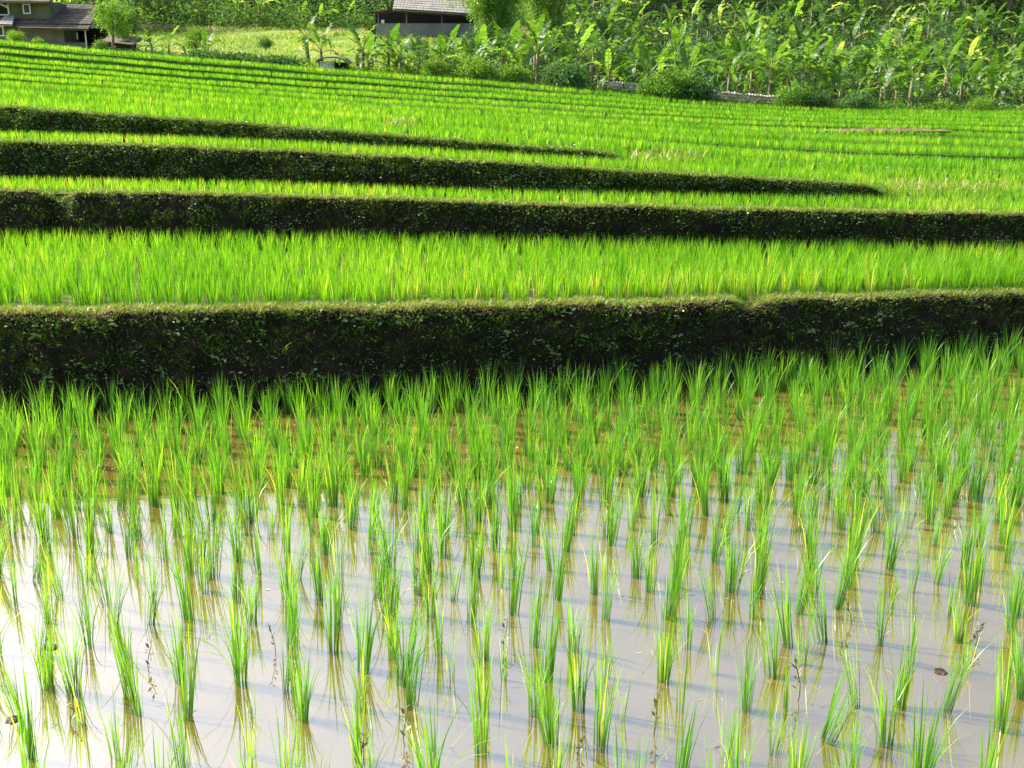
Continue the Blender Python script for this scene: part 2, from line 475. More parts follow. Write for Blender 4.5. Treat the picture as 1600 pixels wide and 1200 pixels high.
# ------------------------------------------------------------------ blades
def blades(base, az, h, bend, width, segs=3, lean=None, tint=None, curl=1.9, face=None):
    """base (n,3); returns V, tris, quads, u, tint"""
    n = len(base)
    az = np.broadcast_to(az, (n,)); h = np.broadcast_to(h, (n,)); bend = np.broadcast_to(bend, (n,)); width = np.broadcast_to(width, (n,))
    lean = np.broadcast_to(0 if lean is None else lean, (n,))
    tint = np.broadcast_to(.5 if tint is None else tint, (n,))
    d = np.stack([np.cos(az), np.sin(az), np.zeros(n)], 1)
    fa = az + np.pi / 2 + rng.uniform(-.9, .9, n) if face is None else face
    s = np.stack([np.cos(fa), np.sin(fa), np.zeros(n)], 1)
    V = []; U = []
    for k in range(segs + 1):
        u = k / segs
        hor = lean * u + bend * u ** curl
        up = u - .35 * (bend / np.maximum(h, 1e-6)) * u ** 3
        c = base + d * (hor)[:, None] ; c = c.copy(); c[:, 2] += h * up
        if k < segs:
            wd = width * (.75 + .5 * u) * (1 - u ** 2.2) * .5
            V += [c - s * wd[:, None], c + s * wd[:, None]]; U += [np.full(n, u)] * 2
        else:
            V.append(c); U.append(np.full(n, u))
    nv = len(V)
    V = np.stack(V, 1).reshape(-1, 3); U = np.stack(U, 1).ravel(); T = np.repeat(tint, nv)
    b = np.arange(n) * nv
    quads = [np.stack([b + 2*k, b + 2*k + 1, b + 2*k + 3, b + 2*k + 2], 1) for k in range(segs - 1)]
    tris = np.stack([b + 2*(segs-1), b + 2*(segs-1) + 1, b + 2*segs], 1)
    return V, tris, (np.concatenate(quads) if quads else np.zeros((0, 4), int)), U, T

def blades_mesh(name, parts, mat):
    Vs, tr, qd, Us, Ts, off = [], [], [], [], [], 0
    for V, t, q, U, T in parts:
        Vs.append(V); tr.append(t + off); qd.append(q + off); Us.append(U); Ts.append(T); off += len(V)
    return mesh_np(name, np.concatenate(Vs), [np.concatenate(tr), np.concatenate(qd)], mat, {'u': np.concatenate(Us), 'tint': np.concatenate(Ts)})

# ---- a clump of young rice: upright tillers that fan out and arch at the tip
def clump_mesh(seed, nb, h, spread, lean_az=None, lean=0, segs=5):
    r = np.random.default_rng(seed)
    a0 = r.uniform(0, 2*np.pi, nb); rr = .018 * np.sqrt(r.uniform(0, 1, nb)) * (1 + nb / 30)
    base = np.stack([rr*np.cos(a0), rr*np.sin(a0), np.full(nb, -.03)], 1)
    az = a0 + r.normal(0, .6, nb)
    hh = h * r.uniform(.55, 1.05, nb)
    le = spread * r.uniform(.15, 1, nb) * hh
    bd = hh * r.choice([.03, .08, .18, .40, .75], nb, p=[.33, .32, .2, .10, .05])
    if lean_az is not None:
        dx = np.cos(az) * le + np.cos(lean_az) * lean * hh; dy = np.sin(az) * le + np.sin(lean_az) * lean * hh
        az = np.arctan2(dy, dx); le = np.hypot(dx, dy)
    wd = r.uniform(.0055, .0100, nb)
    return blades_mesh('rice_clump', [blades(base, az, hh + .03, bd, wd, segs, lean=le, tint=np.where(r.uniform(0, 1, nb) < .03, 1.0, np.clip(r.normal(.46, .22, nb), 0, .92)), curl=2.6)], M['rice'])

kinds = []     # (mesh, adjectives)
spec = [(12, .34, .10, None, 0, 'sparse upright'), (15, .40, .08, None, 0, 'slim upright'), (22, .42, .10, None, 0, 'full upright'),
        (30, .42, .12, None, 0, 'dense bushy'), (24, .46, .09, None, 0, 'tall dense'), (17, .39, .18, None, 0, 'open spreading'),
        (18, .41, .10, 0.0, .17, 'right-leaning'), (17, .40, .10, math.pi, .17, 'left-leaning'), (7, .29, .13, None, 0, 'small thin'),
        (25, .41, .15, None, 0, 'broad fanned'), (17, .47, .07, None, 0, 'tall narrow'), (14, .35, .24, None, 0, 'short splayed'),
        (21, .42, .10, 1.2, .12, 'slightly tilted'), (32, .41, .11, None, 0, 'thick tufted'), (5, .25, .10, None, 0, 'tiny wispy'),
        (18, .44, .14, .3, .1, 'loose tall'), (20, .40, .12, 2.4, .22, 'slanting full'), (9, .38, .09, None, 0, 'thin tall-leaved'),
        (26, .37, .13, None, 0, 'low dense'), (14, .43, .16, 3.6, .14, 'loose drooping')]
for k, s_ in enumerate(spec): kinds.append((clump_mesh(100 + k, s_[0], s_[1], s_[2], s_[3], s_[4]), s_[5]))

def to_px(p):
    x, y, z = p[0], p[1], p[2] - CAM_H
    zc = y * ct - z * st; yc = y * st + z * ct
    return CX + F_PX * x / zc, CY - F_PX * yc / zc, zc

row_step, col_step = .265, .215
cands = []
ri = 0
slant = .035
y = 2.75
while y < 10.2:
    xlim = (y + 1) * .56
    if y > 5.4: row_step, col_step = .235, .185
    n = int(2 * xlim / col_step) + 2
    off = rng.uniform(0, col_step)
    for k in range(n):
        x = -xlim + off + k * col_step + rng.normal(0, .030)
        yy = y + slant * x + rng.normal(0, .045)
        fx = (x * F_PX / ((yy * ct + CAM_H * st)) + 800)
        # the foot of the bank
        by = np.interp(x, B1.at(np.array([-500., 0, 400, 800, 1200, 1600, 2100]))[:, 0], B1.at(np.array([-500., 0, 400, 800, 1200, 1600, 2100]))[:, 1])
        if yy > by - .10: continue
        if rng.random() < .045: continue
        px, py, zc = to_px((x, yy, 0)); ptx, pty, _ = to_px((x, yy, .45))
        if -70 < px < 1670 and pty < 1200: cands.append((zc, x, yy, ri, px, py))
    y += row_step; ri += 1
cands.sort()
near, rest = cands[:300], cands[300:]
ordn = ['first','second','third','fourth','fifth','sixth','seventh','eighth','ninth','tenth','eleventh','twelfth','thirteenth','fourteenth','fifteenth',
        'sixteenth','seventeenth','eighteenth','nineteenth','twentieth','twenty-first','twenty-second','twenty-third','twenty-fourth','twenty-fifth','twenty-sixth','twenty-seventh','twenty-eighth','twenty-ninth','thirtieth','thirty-first','thirty-second','thirty-third','thirty-fourth','thirty-fifth','thirty-sixth','thirty-seventh','thirty-eighth','thirty-ninth','fortieth']
rows = {}
for c in near: rows.setdefault(c[3], []).append(c)
rlist = sorted(rows)
for rn, rk in enumerate(rlist):
    cs = sorted(rows[rk], key=lambda c: c[1])
    for k, (zc, x, yy, _, px, py) in enumerate(cs):
        ki = int(rng.integers(0, len(kinds)))
        if rng.random() < .25: ki = int(rng.choice([2, 3, 4, 9, 13]))
        me, adj = kinds[ki]
        o = link('rice_clump', me)
        o.location = (x, yy, 0)
        if 'lean' in adj or 'tilt' in adj or 'loose' in adj: o.rotation_euler = (0, 0, rng.uniform(-.25, .25))
        else: o.rotation_euler = (rng.normal(0, .035), rng.normal(0, .05), rng.uniform(0, 6.28))
        s = rng.uniform(.84, 1.12) * min(1.02, .90 + .04 * (zc - 3.9)); o.scale = (s * .84, s * .84, s * rng.uniform(.92, 1.1))
        tag(o, f"{adj} rice clump, {ordn[min(k, 39)]} from the left in the {ordn[rn]} row of the flooded paddy", 'rice plant', 'rice clumps in the flooded front paddy')
# the remaining rows by the bank
parts = []
for (zc, x, yy, _, px, py) in rest:
    nb = int(rng.integers(22, 38)); a0 = rng.uniform(0, 6.28, nb); rr = .03 * np.sqrt(rng.uniform(0, 1, nb))
    base = np.stack([x + rr*np.cos(a0), yy + rr*np.sin(a0), np.full(nb, -.03)], 1)
    hh = rng.uniform(.34, .44) * rng.uniform(.55, 1.05, nb)
    parts.append(blades(base, a0 + rng.normal(0, .6, nb), hh, hh * rng.choice([.02, .06, .12, .24], nb), rng.uniform(.005, .008, nb), 4,
                        lean=hh * rng.uniform(.03, .15, nb), tint=np.clip(rng.normal(rng.uniform(.38, .58), .2, nb), 0, 1), curl=2.6))
o = link('rice_clumps', blades_mesh('rice_clumps', parts, M['rice'])); tag(o, 'last rows of rice standing in the water against the dark bank', 'rice plants', kind='stuff')

# ---- rice on the terraces
def rice_field(A, Bq, spacing, nb, h0, h1, wd, segs, label, t0=-260, t1=1860, back=.0, front=.0, tmean=.5, spread=.2, tmask=None):
    ts = np.linspace(t0, t1, 60)
    a, b = A.at(ts), Bq.at(ts)
    wx = abs(a[-1, 0] - a[0, 0]); wy = np.mean(b[:, 1] - a[:, 1])
    nx, ny = max(2, int(wx / spacing)), max(1, int(round((wy - back - front) / spacing)))
    tt, vv = np.meshgrid(np.linspace(0, 1, nx), (np.arange(ny) + .5) / ny)
    tt = (t0 + (t1 - t0) * tt).ravel(); vv = vv.ravel()
    tt = tt + rng.normal(0, (t1 - t0) / nx * .22, len(tt))
    pa, pb = A.at(tt), Bq.at(tt)
    keep = pb[:, 1] - pa[:, 1] > (front + back) * .6
    if tmask is not None: keep &= tmask(tt)
    pa, pb, vv = pa[keep], pb[keep], vv[keep]
    L_ = (pb[:, 1] - pa[:, 1])
    f = (front + vv * (L_ - front - back)) / L_
    c = pa * (1 - f[:, None]) + pb * f[:, None]
    c[:, 1] += rng.normal(0, spacing * .12, len(c)); c[:, 2] -= .035
    n = len(c) * nb
    base = np.repeat(c, nb, 0)
    a0 = rng.uniform(0, 2*np.pi, n); rr = spacing * .30 * np.sqrt(rng.uniform(0, 1, n))
    base[:, 0] += rr * np.cos(a0); base[:, 1] += rr * np.sin(a0)
    hc = np.repeat(h0 + (h1 - h0) * vv, nb) * rng.uniform(.62, 1.1, n) * np.repeat(rng.uniform(.92, 1.08, len(c)), nb)
    tn = np.repeat(np.array([mnoise.noise(Vector((p[0] * .5, p[1] * .5, 9))) * .30 for p in c]), nb)
    T = np.clip(rng.normal(tmean, .17, n) + tn + np.repeat(rng.normal(0, .12, len(c)), nb), 0, 1)
    me = blades_mesh('rice_field', [blades(base, a0, hc + .03, hc * rng.uniform(.02, .22, n), wd * rng.uniform(.7, 1.2, n), segs,
                     lean=hc * rng.uniform(.02, spread, n), tint=T, curl=2.4)], M['rice_field'])
    o = link('rice_field', me); tag(o, label, 'rice field', kind='stuff'); return len(me.polygons)

tot = 0
tot += rice_field(C1, B2, .115, 15, .255, .23, .0070, 4, 'bright green rice on the terrace above the tall dark bank', front=.17, back=.06, t0=-160, t1=1760, tmean=.55)
tot += rice_field(C2, B3, .105, 9, .13, .12, .008, 3, 'narrow strip of young rice above the second bank', front=.12, back=.03, tmean=.6)
tot += rice_field(C3, B4, .105, 9, .14, .13, .008, 3, 'narrow strip of young rice above the third bank', front=.12, back=.05, tmean=.6)
names = ['terrace above the overgrown fourth bank', 'terrace behind the thin dashed bund', 'wide bright terrace in the middle distance', 'fifth stripe of rice below the house',
         'fourth stripe of rice below the house', 'third stripe of rice below the house', 'second stripe of rice below the house', 'first stripe of rice below the house', 'last strip of rice before the gardens']
tot += rice_field(C4, pairs[4][0], .15, 10, .15, .17, .012, 3, 'rice on the ' + names[0], front=.2, back=.03)
for k in range(4, len(pairs)):
    zf = far[k - 4][1][2]
    nb, sp, wd, sg = [(10, .17, .013, 3), (9, .19, .014, 2), (9, .20, .016, 2), (8, .22, .018, 2), (8, .23, .02, 2), (8, .24, .022, 2), (8, .24, .024, 2), (8, .24, .025, 2), (8, .24, .026, 2)][k - 4]
    kk = k
    tm = None
    tot += rice_field(pairs[k][1], allnext[k - 4], sp, nb, [.18, .19, .20, .18, .18, .18, .20, .22, .24][k - 4], [.18, .19, .20, .18, .18, .18, .20, .22, .24][k - 4], wd, sg, 'rice on the ' + names[min(k - 3, 8)], t0=-120, t1=1720, front=.10, back=.10, tmean=.48, tmask=tm)
print('rice polys', tot)

# ------------------------------------------------------------------ grass, weeds and straw on the banks
def scatter_on(P, r0, r1, n, xr):
    """random points on rows r0..r1 of a bank grid; also the outward direction"""
    ny, nx = P.shape[:2]
    out = np.empty((n, 3))
    lo = np.searchsorted(P[int(r0), :, 0], xr[0]); hi = np.searchsorted(P[int(r0), :, 0], xr[1])
    i = rng.uniform(max(lo, 0), min(hi, nx - 2), n); j = rng.uniform(r0, r1, n)
    i0 = i.astype(int); j0 = np.minimum(j.astype(int), ny - 2); fi = (i - i0)[:, None]; fj = (j - j0)[:, None]
    return (P[j0, i0]*(1-fi)*(1-fj) + P[j0, i0+1]*fi*(1-fj) + P[j0+1, i0]*(1-fi)*fj + P[j0+1, i0+1]*fi*fj)

def clusterise(pts, k, s):
    c = pts[rng.integers(0, max(len(pts) // k, 1), len(pts))]
    return c + rng.normal(0, 1, pts.shape) * np.array(s)

def leaflets(pts, size, tint, up=.5, mat='weed', facing=None):
    """small folded rhombic leaves, two quads each"""
    n = len(pts)
    d = rng.normal(0, 1, (n, 3)); d[:, 2] = np.abs(d[:, 2]) * up; d[:, 1] -= .3; d /= np.linalg.norm(d, axis=1)[:, None]
    s = np.cross(d, rng.normal(0, 1, (n, 3))); s /= np.linalg.norm(s, axis=1)[:, None]
    size = np.broadcast_to(size, (n,))[:, None]
    V = np.stack([pts, pts + d*size*.5 + s*size*.24, pts + d*size, pts + d*size*.5 - s*size*.24], 1)
    V[:, 2, 2] -= size[:, 0] * .15
    b = np.arange(n) * 4
    return V.reshape(-1, 3), np.stack([b, b+1, b+2, b+3], 1), np.repeat(np.broadcast_to(tint, (n,)), 4)

def leaf_obj(name, pts, size, tint, mat, up=.5, parent=None):
    V, q, T = leaflets(pts, size, tint, up)
    return link(name, mesh_np(name, V, [q], M[mat], {'tint': T, 'u': np.full(len(T), .8)}), parent)

VX = [(-5.6, 6.3), (-7.4, 7.4), (-8, 4.7), (-8.6, 1.75)]
bn = ['tall first', 'second', 'third', 'fourth']
for bi, (P, nv) in enumerate(bankP):
    xr = VX[bi]; W = xr[1] - xr[0]
    # bright short grass along the crest
    n = int(W * [3000, 2200, 1800, 1500][bi])
    pts = scatter_on(P, nv - 1, nv + 1, n, xr)
    pts[:, 1] += rng.uniform(-.03, [.14, .10, .10, .14][bi], n)
    hh = rng.uniform(.02, [.065, .06, .065, .075][bi], n)
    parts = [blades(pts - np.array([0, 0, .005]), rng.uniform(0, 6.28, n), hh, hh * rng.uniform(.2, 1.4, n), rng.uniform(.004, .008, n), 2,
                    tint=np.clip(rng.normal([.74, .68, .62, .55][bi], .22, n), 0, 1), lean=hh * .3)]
    # tufts hanging over the lip and down the face
    n2 = int(W * [900, 900, 1300, 1700][bi])
    lo = [nv - 14, 3, 1, 0][bi]
    p2 = scatter_on(P, max(lo, 0), nv - 1, n2, xr)
    p2 = clusterise(p2, 7, (.05, .008, .03))
    h2 = rng.uniform(.03, [.10, .09, .09, .10][bi], n2)
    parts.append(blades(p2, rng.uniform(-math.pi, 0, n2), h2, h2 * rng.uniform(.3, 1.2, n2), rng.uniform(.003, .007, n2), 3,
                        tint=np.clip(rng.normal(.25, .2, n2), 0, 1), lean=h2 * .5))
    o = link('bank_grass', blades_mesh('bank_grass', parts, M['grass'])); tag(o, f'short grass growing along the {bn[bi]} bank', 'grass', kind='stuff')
    # small leafy weeds on the face
    n3 = int(W * [650, 500, 1000, 1500][bi])
    p3 = clusterise(scatter_on(P, 4, nv - 1, n3, xr), 16, (.05, .012, .035)); p3[:, 1] -= .015
    o = leaf_obj('bank_weeds', p3, rng.uniform(.012, [.036, .04, .045, .05][bi], n3), np.clip(rng.normal(.55, .3, n3), 0, 1), 'weed')
    tag(o, f'small leafy weeds on the face of the {bn[bi]} bank', 'weeds', kind='stuff')
    n5 = int(W * [500, 350, 300, 300][bi]); p5 = clusterise(scatter_on(P, nv - 3, nv + 1, n5, xr), 5, (.05, .03, .01)); p5[:, 1] += .01
    o = leaf_obj('crest_leaves', p5, rng.uniform(.012, .035, n5), np.clip(rng.normal(.5, .25, n5), 0, 1), 'grass')
    tag(o, f'small leaves creeping over the edge of the {bn[bi]} bank', 'weeds', kind='stuff')
    # cut straw and roots at the lip
    n4 = int(W * [900, 300, 100, 60][bi])
    p4 = scatter_on(P, nv - 2.2, nv + 1, n4, xr)
    h4 = rng.uniform(.006, .022, n4)
    o = link('dry_straw', blades_mesh('dry_straw', [blades(p4, rng.uniform(0, 6.28, n4), h4, rng.uniform(.02, .06, n4), rng.uniform(.003, .007, n4), 2,
             tint=rng.uniform(0, 1, n4), lean=.02)], M['straw']))
    tag(o, f'cut dry straw along the lip of the {bn[bi]} bank', 'straw', kind='stuff')

# trailing larger grass tufts on the tall bank
P, nv = bankP[0]
n = 110; c = scatter_on(P, 5, nv - 2, n, (-5, 6)); parts = []
for p in c:
    k = int(rng.integers(8, 20)); h = rng.uniform(.06, .16) * rng.uniform(.5, 1, k)
    parts.append(blades(np.repeat(p[None], k, 0) + rng.normal(0, .01, (k, 3)), rng.uniform(-math.pi, 0, k), h, h * rng.uniform(.3, 1.1, k), rng.uniform(.003, .006, k), 4,
                        tint=np.clip(rng.normal(.5, .2, k), 0, 1), lean=h * .5))
o = link('grass_tufts', blades_mesh('grass_tufts', parts, M['grass'])); tag(o, 'loose grass tufts hanging on the tall dark bank', 'grass', kind='stuff')

cs = scatter_on(P, 9, nv - 2, 75, (-5.4, 6)); pl, sl, tl = [], [], []
for p in cs:
    k = int(rng.integers(6, 16)); pl.append(p + rng.normal(0, 1, (k, 3)) * np.array([.035, .01, .02]) - np.array([0, .03, 0])); sl.append(rng.uniform(.025, .055, k)); tl.append(np.clip(rng.normal(.8, .15, k), 0, 1))
o = leaf_obj('bank_rosettes', np.concatenate(pl), np.concatenate(sl), np.concatenate(tl), 'weed'); tag(o, 'pale broad-leaved weeds in clusters on the tall dark bank', 'weeds', kind='stuff')

# floating bits at the back of the paddy and thin straw on the water
n = 900
x = rng.uniform(-5.5, 6, n); y = 8.0 - np.abs(rng.normal(0, 1.0, n)) + .06 * x
pts = np.stack([x, y, np.full(n, .004)], 1)
hh = np.full(n, .004)
parts = [blades(pts, rng.uniform(0, 6.28, n), hh, rng.uniform(.008, .05, n), rng.uniform(.006, .016, n), 2, tint=rng.uniform(.3, 1, n), lean=.01, face=rng.uniform(0, 6.28, n))]
n = 420
x = rng.uniform(-3.5, 3.8, n); y = rng.uniform(3, 7, n)
parts.append(blades(np.stack([x, y, np.full(n, .004)], 1), rng.uniform(0, 6.28, n), np.full(n, .003), rng.uniform(.02, .10, n), rng.uniform(.002, .005, n), 3, tint=rng.uniform(0, 1, n), lean=.02))
o = link('floating_debris', blades_mesh('floating_debris', parts, M['straw'])); tag(o, 'bits of pale straw and husk floating on the paddy water', 'debris', kind='stuff')

# red-stemmed weeds standing in the water
def redweed_mesh(seed, h, lean):
    r = np.random.default_rng(seed); m = MB()
    pts = [(lean * u * u * h, .01 * math.sin(u * 5), u * h - .02) for u in np.linspace(0, 1, 6)]
    m.tube(pts, [.0022, .002, .002, .0018, .0015, .001], 4)
    for k in range(12):
        u = .25 + .75 * k / 12; b = Vector((lean * u * u * h, 0, u * h - .02)); a = r.uniform(0, 6.28)
        d = Vector((math.cos(a), math.sin(a), .7)).normalized() * r.uniform(.018, .035); s = Vector((-math.sin(a), math.cos(a), 0)) * .006
        m.poly([b, b + d * .5 + s, b + d, b + d * .5 - s])
    me = m.mesh('water_weed', M['redweed'])
    for nm, vals in (('tint', r.uniform(0, 1, len(me.vertices))), ('u', np.ones(len(me.vertices)))):
        at = me.attributes.new(nm, 'FLOAT', 'POINT'); at.data.foreach_set('value', vals.astype(np.float32))
    return me
rw = [redweed_mesh(1, .16, .3), redweed_mesh(2, .11, -.4), redweed_mesh(3, .21, .15)]
def on_water(px, py):
    z = F_PX / ct * CAM_H / (py - 150); return unproj(px, py, z)
spots = [(635, 1165, 'short dark-red'), (905, 1180, 'short upright red'), (430, 1020, 'tall red'), (235, 1050, 'thin reddish'), (1520, 1010, 'tall branching red'), (1245, 1095, 'leaning red-stemmed'),
         (1330, 975, 'small reddish'), (650, 905, 'slim brown-red'), (1195, 905, 'dark slender'), (790, 1020, 'tiny straight dark'), (110, 1130, 'low reddish'), (1020, 1150, 'bushy little green-red'), (1500, 800, 'spindly branched'), (560, 1190, 'half-hidden reddish')]
for k, (px, py, adj) in enumerate(spots):
    o = link('water_weed', rw[k % 3]); o.location = on_water(px, py); o.rotation_euler = (0, 0, rng.uniform(0, 6.28)); s = rng.uniform(.8, 1.25); o.scale = (s, s, s)
    row = 'near the bottom edge' if py > 1120 else 'in the open water' if py > 950 else 'farther back in the water'
    side = ['at far left', 'left of centre', 'near the middle', 'right of centre', 'at far right'][min(int(px / 320), 4)]
    tag(o, f'{adj} weed {row} {side} of the flooded paddy', 'weed', 'weeds between the rice clumps')

def blob(name, seed, sx_, sy_, sz_, mat, sub=2):
    import bmesh
    bm = bmesh.new(); bmesh.ops.create_icosphere(bm, subdivisions=sub, radius=1)
    for v in bm.verts:
        n_ = 1 + .35 * mnoise.noise(v.co * 1.7 + Vector((seed, 0, 0))); v.co = Vector((v.co.x * sx_ * n_, v.co.y * sy_ * n_, v.co.z * sz_ * n_))
    me = bpy.data.meshes.new(name); bm.to_mesh(me); bm.free(); me.materials.append(M[mat]); return link(name, me)
for px, py, lb in ((82, 1012, 'small dark mud clod breaking the water at far left'), (1470, 1050, 'flat dark mud clod at a clump foot on the right'), (20, 1125, 'brown root clod beside the leftmost clumps'), (1128, 822, 'tiny dark clod in the middle water')):
    o = blob('mud_clod', px, .028, .03, .011, 'clod'); o.location = on_water(px, py); tag(o, lb, 'mud clod', 'mud clods in the water')
m = MB(); m.poly([(-.03, 0, .004), (0, -.018, .012), (.035, 0, .006), (0, .016, .022)]); m.poly([(.0, -.018, .012), (.01, -.03, .03), (.035, 0, .006)])
me = m.mesh('dead_leaf', M['dry_leaf']); at = me.attributes.new('tint', 'FLOAT', 'POINT'); at.data.foreach_set('value', np.full(len(me.vertices), .8, np.float32))
o = link('dead_leaf', me); o.location = on_water(1450, 828); tag(o, 'curled brown dead leaf floating among the clumps on the right', 'leaf')

# bare brown soil strip on the right of the far field
m = MB(); t = np.linspace(1275, 1490, 40)
for a, b in zip(t[:-1], t[1:]):
    ea, eb = [max(0, math.sin(math.pi * (c_ - 1275) / 215)) ** .5 * (.65 + .45 * mnoise.noise(Vector((c_ * .06, 0, 0)))) for c_ in (a, b)]
    q = [unproj(a, 205 , 29.0), unproj(b, 205, 29.0), unproj(b, 205 - 8.0 * eb, 29.3), unproj(a, 205 - 8.0 * ea, 29.3)]
    m.poly(q); m.poly([q[3], q[2], q[2] + np.array([0, .5, -.1]), q[3] + np.array([0, .5, -.1])])
o = m.build('soil_bank', M['redsoil']); tag(o, 'bare brown soil strip across the far rice on the right', kind='structure')

# pale weeds on the right ends of the third and fourth banks
for (px0, px1, py0, py1, zz, nn, lb) in ((1330, 1570, 285, 300, 14.0, 900, 'pale weeds where the third bank runs out'), (985, 1100, 236, 250, 14.6, 400, 'light weeds at the end of the fourth bank'), (600, 650, 186, 200, 16.4, 220, 'pale dry weeds in the middle of the fields')):
    px = rng.uniform(px0, px1, nn); py = rng.uniform(py0, py1, nn); pts = unproj(px, py, zz + (py0 - py) * .02)
    pts[:, 2] -= .02
    h = rng.uniform(.04, .14, nn)
    o = link('pale_weeds', blades_mesh('pale_weeds', [blades(pts, rng.uniform(0, 6.28, nn), h, h * .4, rng.uniform(.005, .01, nn), 2, tint=np.clip(rng.normal(.7, .2, nn), 0, 1), lean=h*.3)], M['grass']))
    tag(o, lb, 'weeds', kind='stuff')

# ------------------------------------------------------------------ banana plants
def banana_leaf(seed, length, width, pitch, droop, torn):
    """leaf growing along +X from the origin, starting at pitch, arching down"""
    r = np.random.default_rng(seed); n = 13
    pts = [Vector((0, 0, 0))]; a = pitch
    dirs = []
    for k in range(n):
        d = Vector((math.cos(a), 0, math.sin(a))); dirs.append(d); pts.append(pts[-1] + d * (length / n)); a -= droop / n * (1 + .5 * k / n)
    V, Fc = [], []
    st_ = int(n * .16) + 1
    for k in range(st_, n):
        u0 = (k - st_) / (n - st_); u1 = (k + 1 - st_) / (n - st_)
        w0 = width * .5 * (math.sin(math.pi * min(u0 * .92 + .06, 1)) ** .55); w1 = width * .5 * (math.sin(math.pi * min(u1 * .92 + .06, 1)) ** .55) if k < n - 1 else .01
        up = Vector((-dirs[k].z, 0, dirs[k].x))
        for sd in (-1, 1):
            fold = r.uniform(-.1, .4) - torn * r.uniform(0, .9); gap = torn * r.uniform(0, .7) * length / n
            b = len(V)
            V += [pts[k], pts[k+1], pts[k+1] + Vector((0, sd*w1, 0)) - up * w1 * fold - dirs[k] * gap + Vector((.12*w1, 0, 0)), pts[k] + Vector((0, sd*w0, 0)) - up * w0 * fold]
            Fc.append((b, b+1, b+2, b+3))
    # petiole and midrib
    m = MB(); m.v = [tuple(v) for v in V]; m.f = Fc
    m.tube([pts[0], pts[st_], pts[n // 2], pts[-1]], [.035, .025, .015, .004], 3, cap=False)
    me = m.mesh('leaf', M['banana'])
    T = np.full(len(me.vertices), .5) + r.uniform(-.1, .25); T[len(V):] = .95
    for nm, vals in (('tint', np.clip(T, 0, 1)), ('u', np.ones(len(T)))):
        at = me.attributes.new(nm, 'FLOAT', 'POINT'); at.data.foreach_set('value', vals.astype(np.float32))
    return me
LV_up = [banana_leaf(k, 1.8, .38, R(76), R(35), .4) for k in range(3)]
LV_mid = [banana_leaf(10 + k, 2.2, .38, R(58), R(85), .9) for k in range(4)]
LV_low = [banana_leaf(20 + k, 2.2, .36, R(34), R(140), 1.0) for k in range(4)]
LV_dead = [banana_leaf(30, 1.3, .22, R(-20), R(80), 1.0)]; LV_dead[0].materials[0] = M['dry_leaf']
def pstem_mesh(h):
    m = MB(); m.tube([(0, 0, -.3), (0, 0, 0), (.02, 0, h * .5), (.0, .02, h)], [.13, .13, .10, .06], 7); return m.mesh('pseudostem', M['pstem'], True)
PS = {h: pstem_mesh(h) for h in (.7, 1.1, 1.6)}

def leaf_set(h, r, n):
    out = []; a = r.uniform(0, 6.28)
    for k in range(n):
        a += 2.4 + r.uniform(-.4, .4); f = k / n
        L_ = LV_up if f < .22 else (LV_mid if f < .62 else LV_low)
        out.append((L_[r.integers(0, len(L_))], a, r.uniform(-.18, .18), r.uniform(.8, 1.1), h - .22 * f))
    if r.random() < .55: out.append((LV_dead[0], r.uniform(0, 6.28), 0, r.uniform(.7, 1), h - .3))
    return out
# merged versions for the plants high on the slope
def merged_crown(seed, h, n):
    r = np.random.default_rng(seed); Vs, Fs, Ts, mats = [], [], [], []
    off = 0
    for me, a, roll, s, z in leaf_set(h, r, n):
        co = np.empty(len(me.vertices) * 3, np.float32); me.vertices.foreach_get('co', co); co = co.reshape(-1, 3)
        Mx = np.array(Matrix.Translation((0, 0, z)) @ Matrix.Rotation(a, 4, 'Z') @ Matrix.Rotation(roll, 4, 'X') @ Matrix.Scale(s, 4))
        Vs.append(co @ Mx[:3, :3].T + Mx[:3, 3])
        Fs.append(np.array([list(p.vertices) for p in me.polygons]) + off); off += len(co)
        Ts.append(np.full(len(co), np.clip(r.normal(.5, .22), 0, 1)))
    T = np.concatenate(Ts)
    return mesh_np('crown', np.concatenate(Vs), Fs, M['banana'], {'tint': T, 'u': np.ones(len(T))})
MC = [(merged_crown(200 + k, h, n), h) for k, (h, n) in enumerate(((.7, 7), (1.1, 8), (1.6, 9), (1.1, 10), (1.6, 7), (.7, 9)))]

def banana(loc, h, s, label, detailed, r, group='banana plants on the slope', nl=None):
    root = empty('banana_plant', loc, r.uniform(0, 6.28)); root.scale = (s, s, s)
    tag(root, label, 'banana plant', group)
    if detailed:
        link('pseudostem', PS[h], root)
        for me, a, roll, sc_, z in leaf_set(h, r, nl or int(r.integers(7, 11))):
            o = link('leaf', me, root); o.location = (0, 0, z); o.rotation_euler = (Matrix.Rotation(a, 3, 'Z') @ Matrix.Rotation(roll, 3, 'X')).to_euler(); o.scale = (sc_,) * 3
            if me is LV_dead[0]: o['label'] = 'dead brown hanging leaf'
    else:
        c = [q for q in MC if q[1] == h]; me, hh = c[r.integers(0, len(c))]
        link('pseudostem', PS[h], root); link('crown', me, root)
    return root

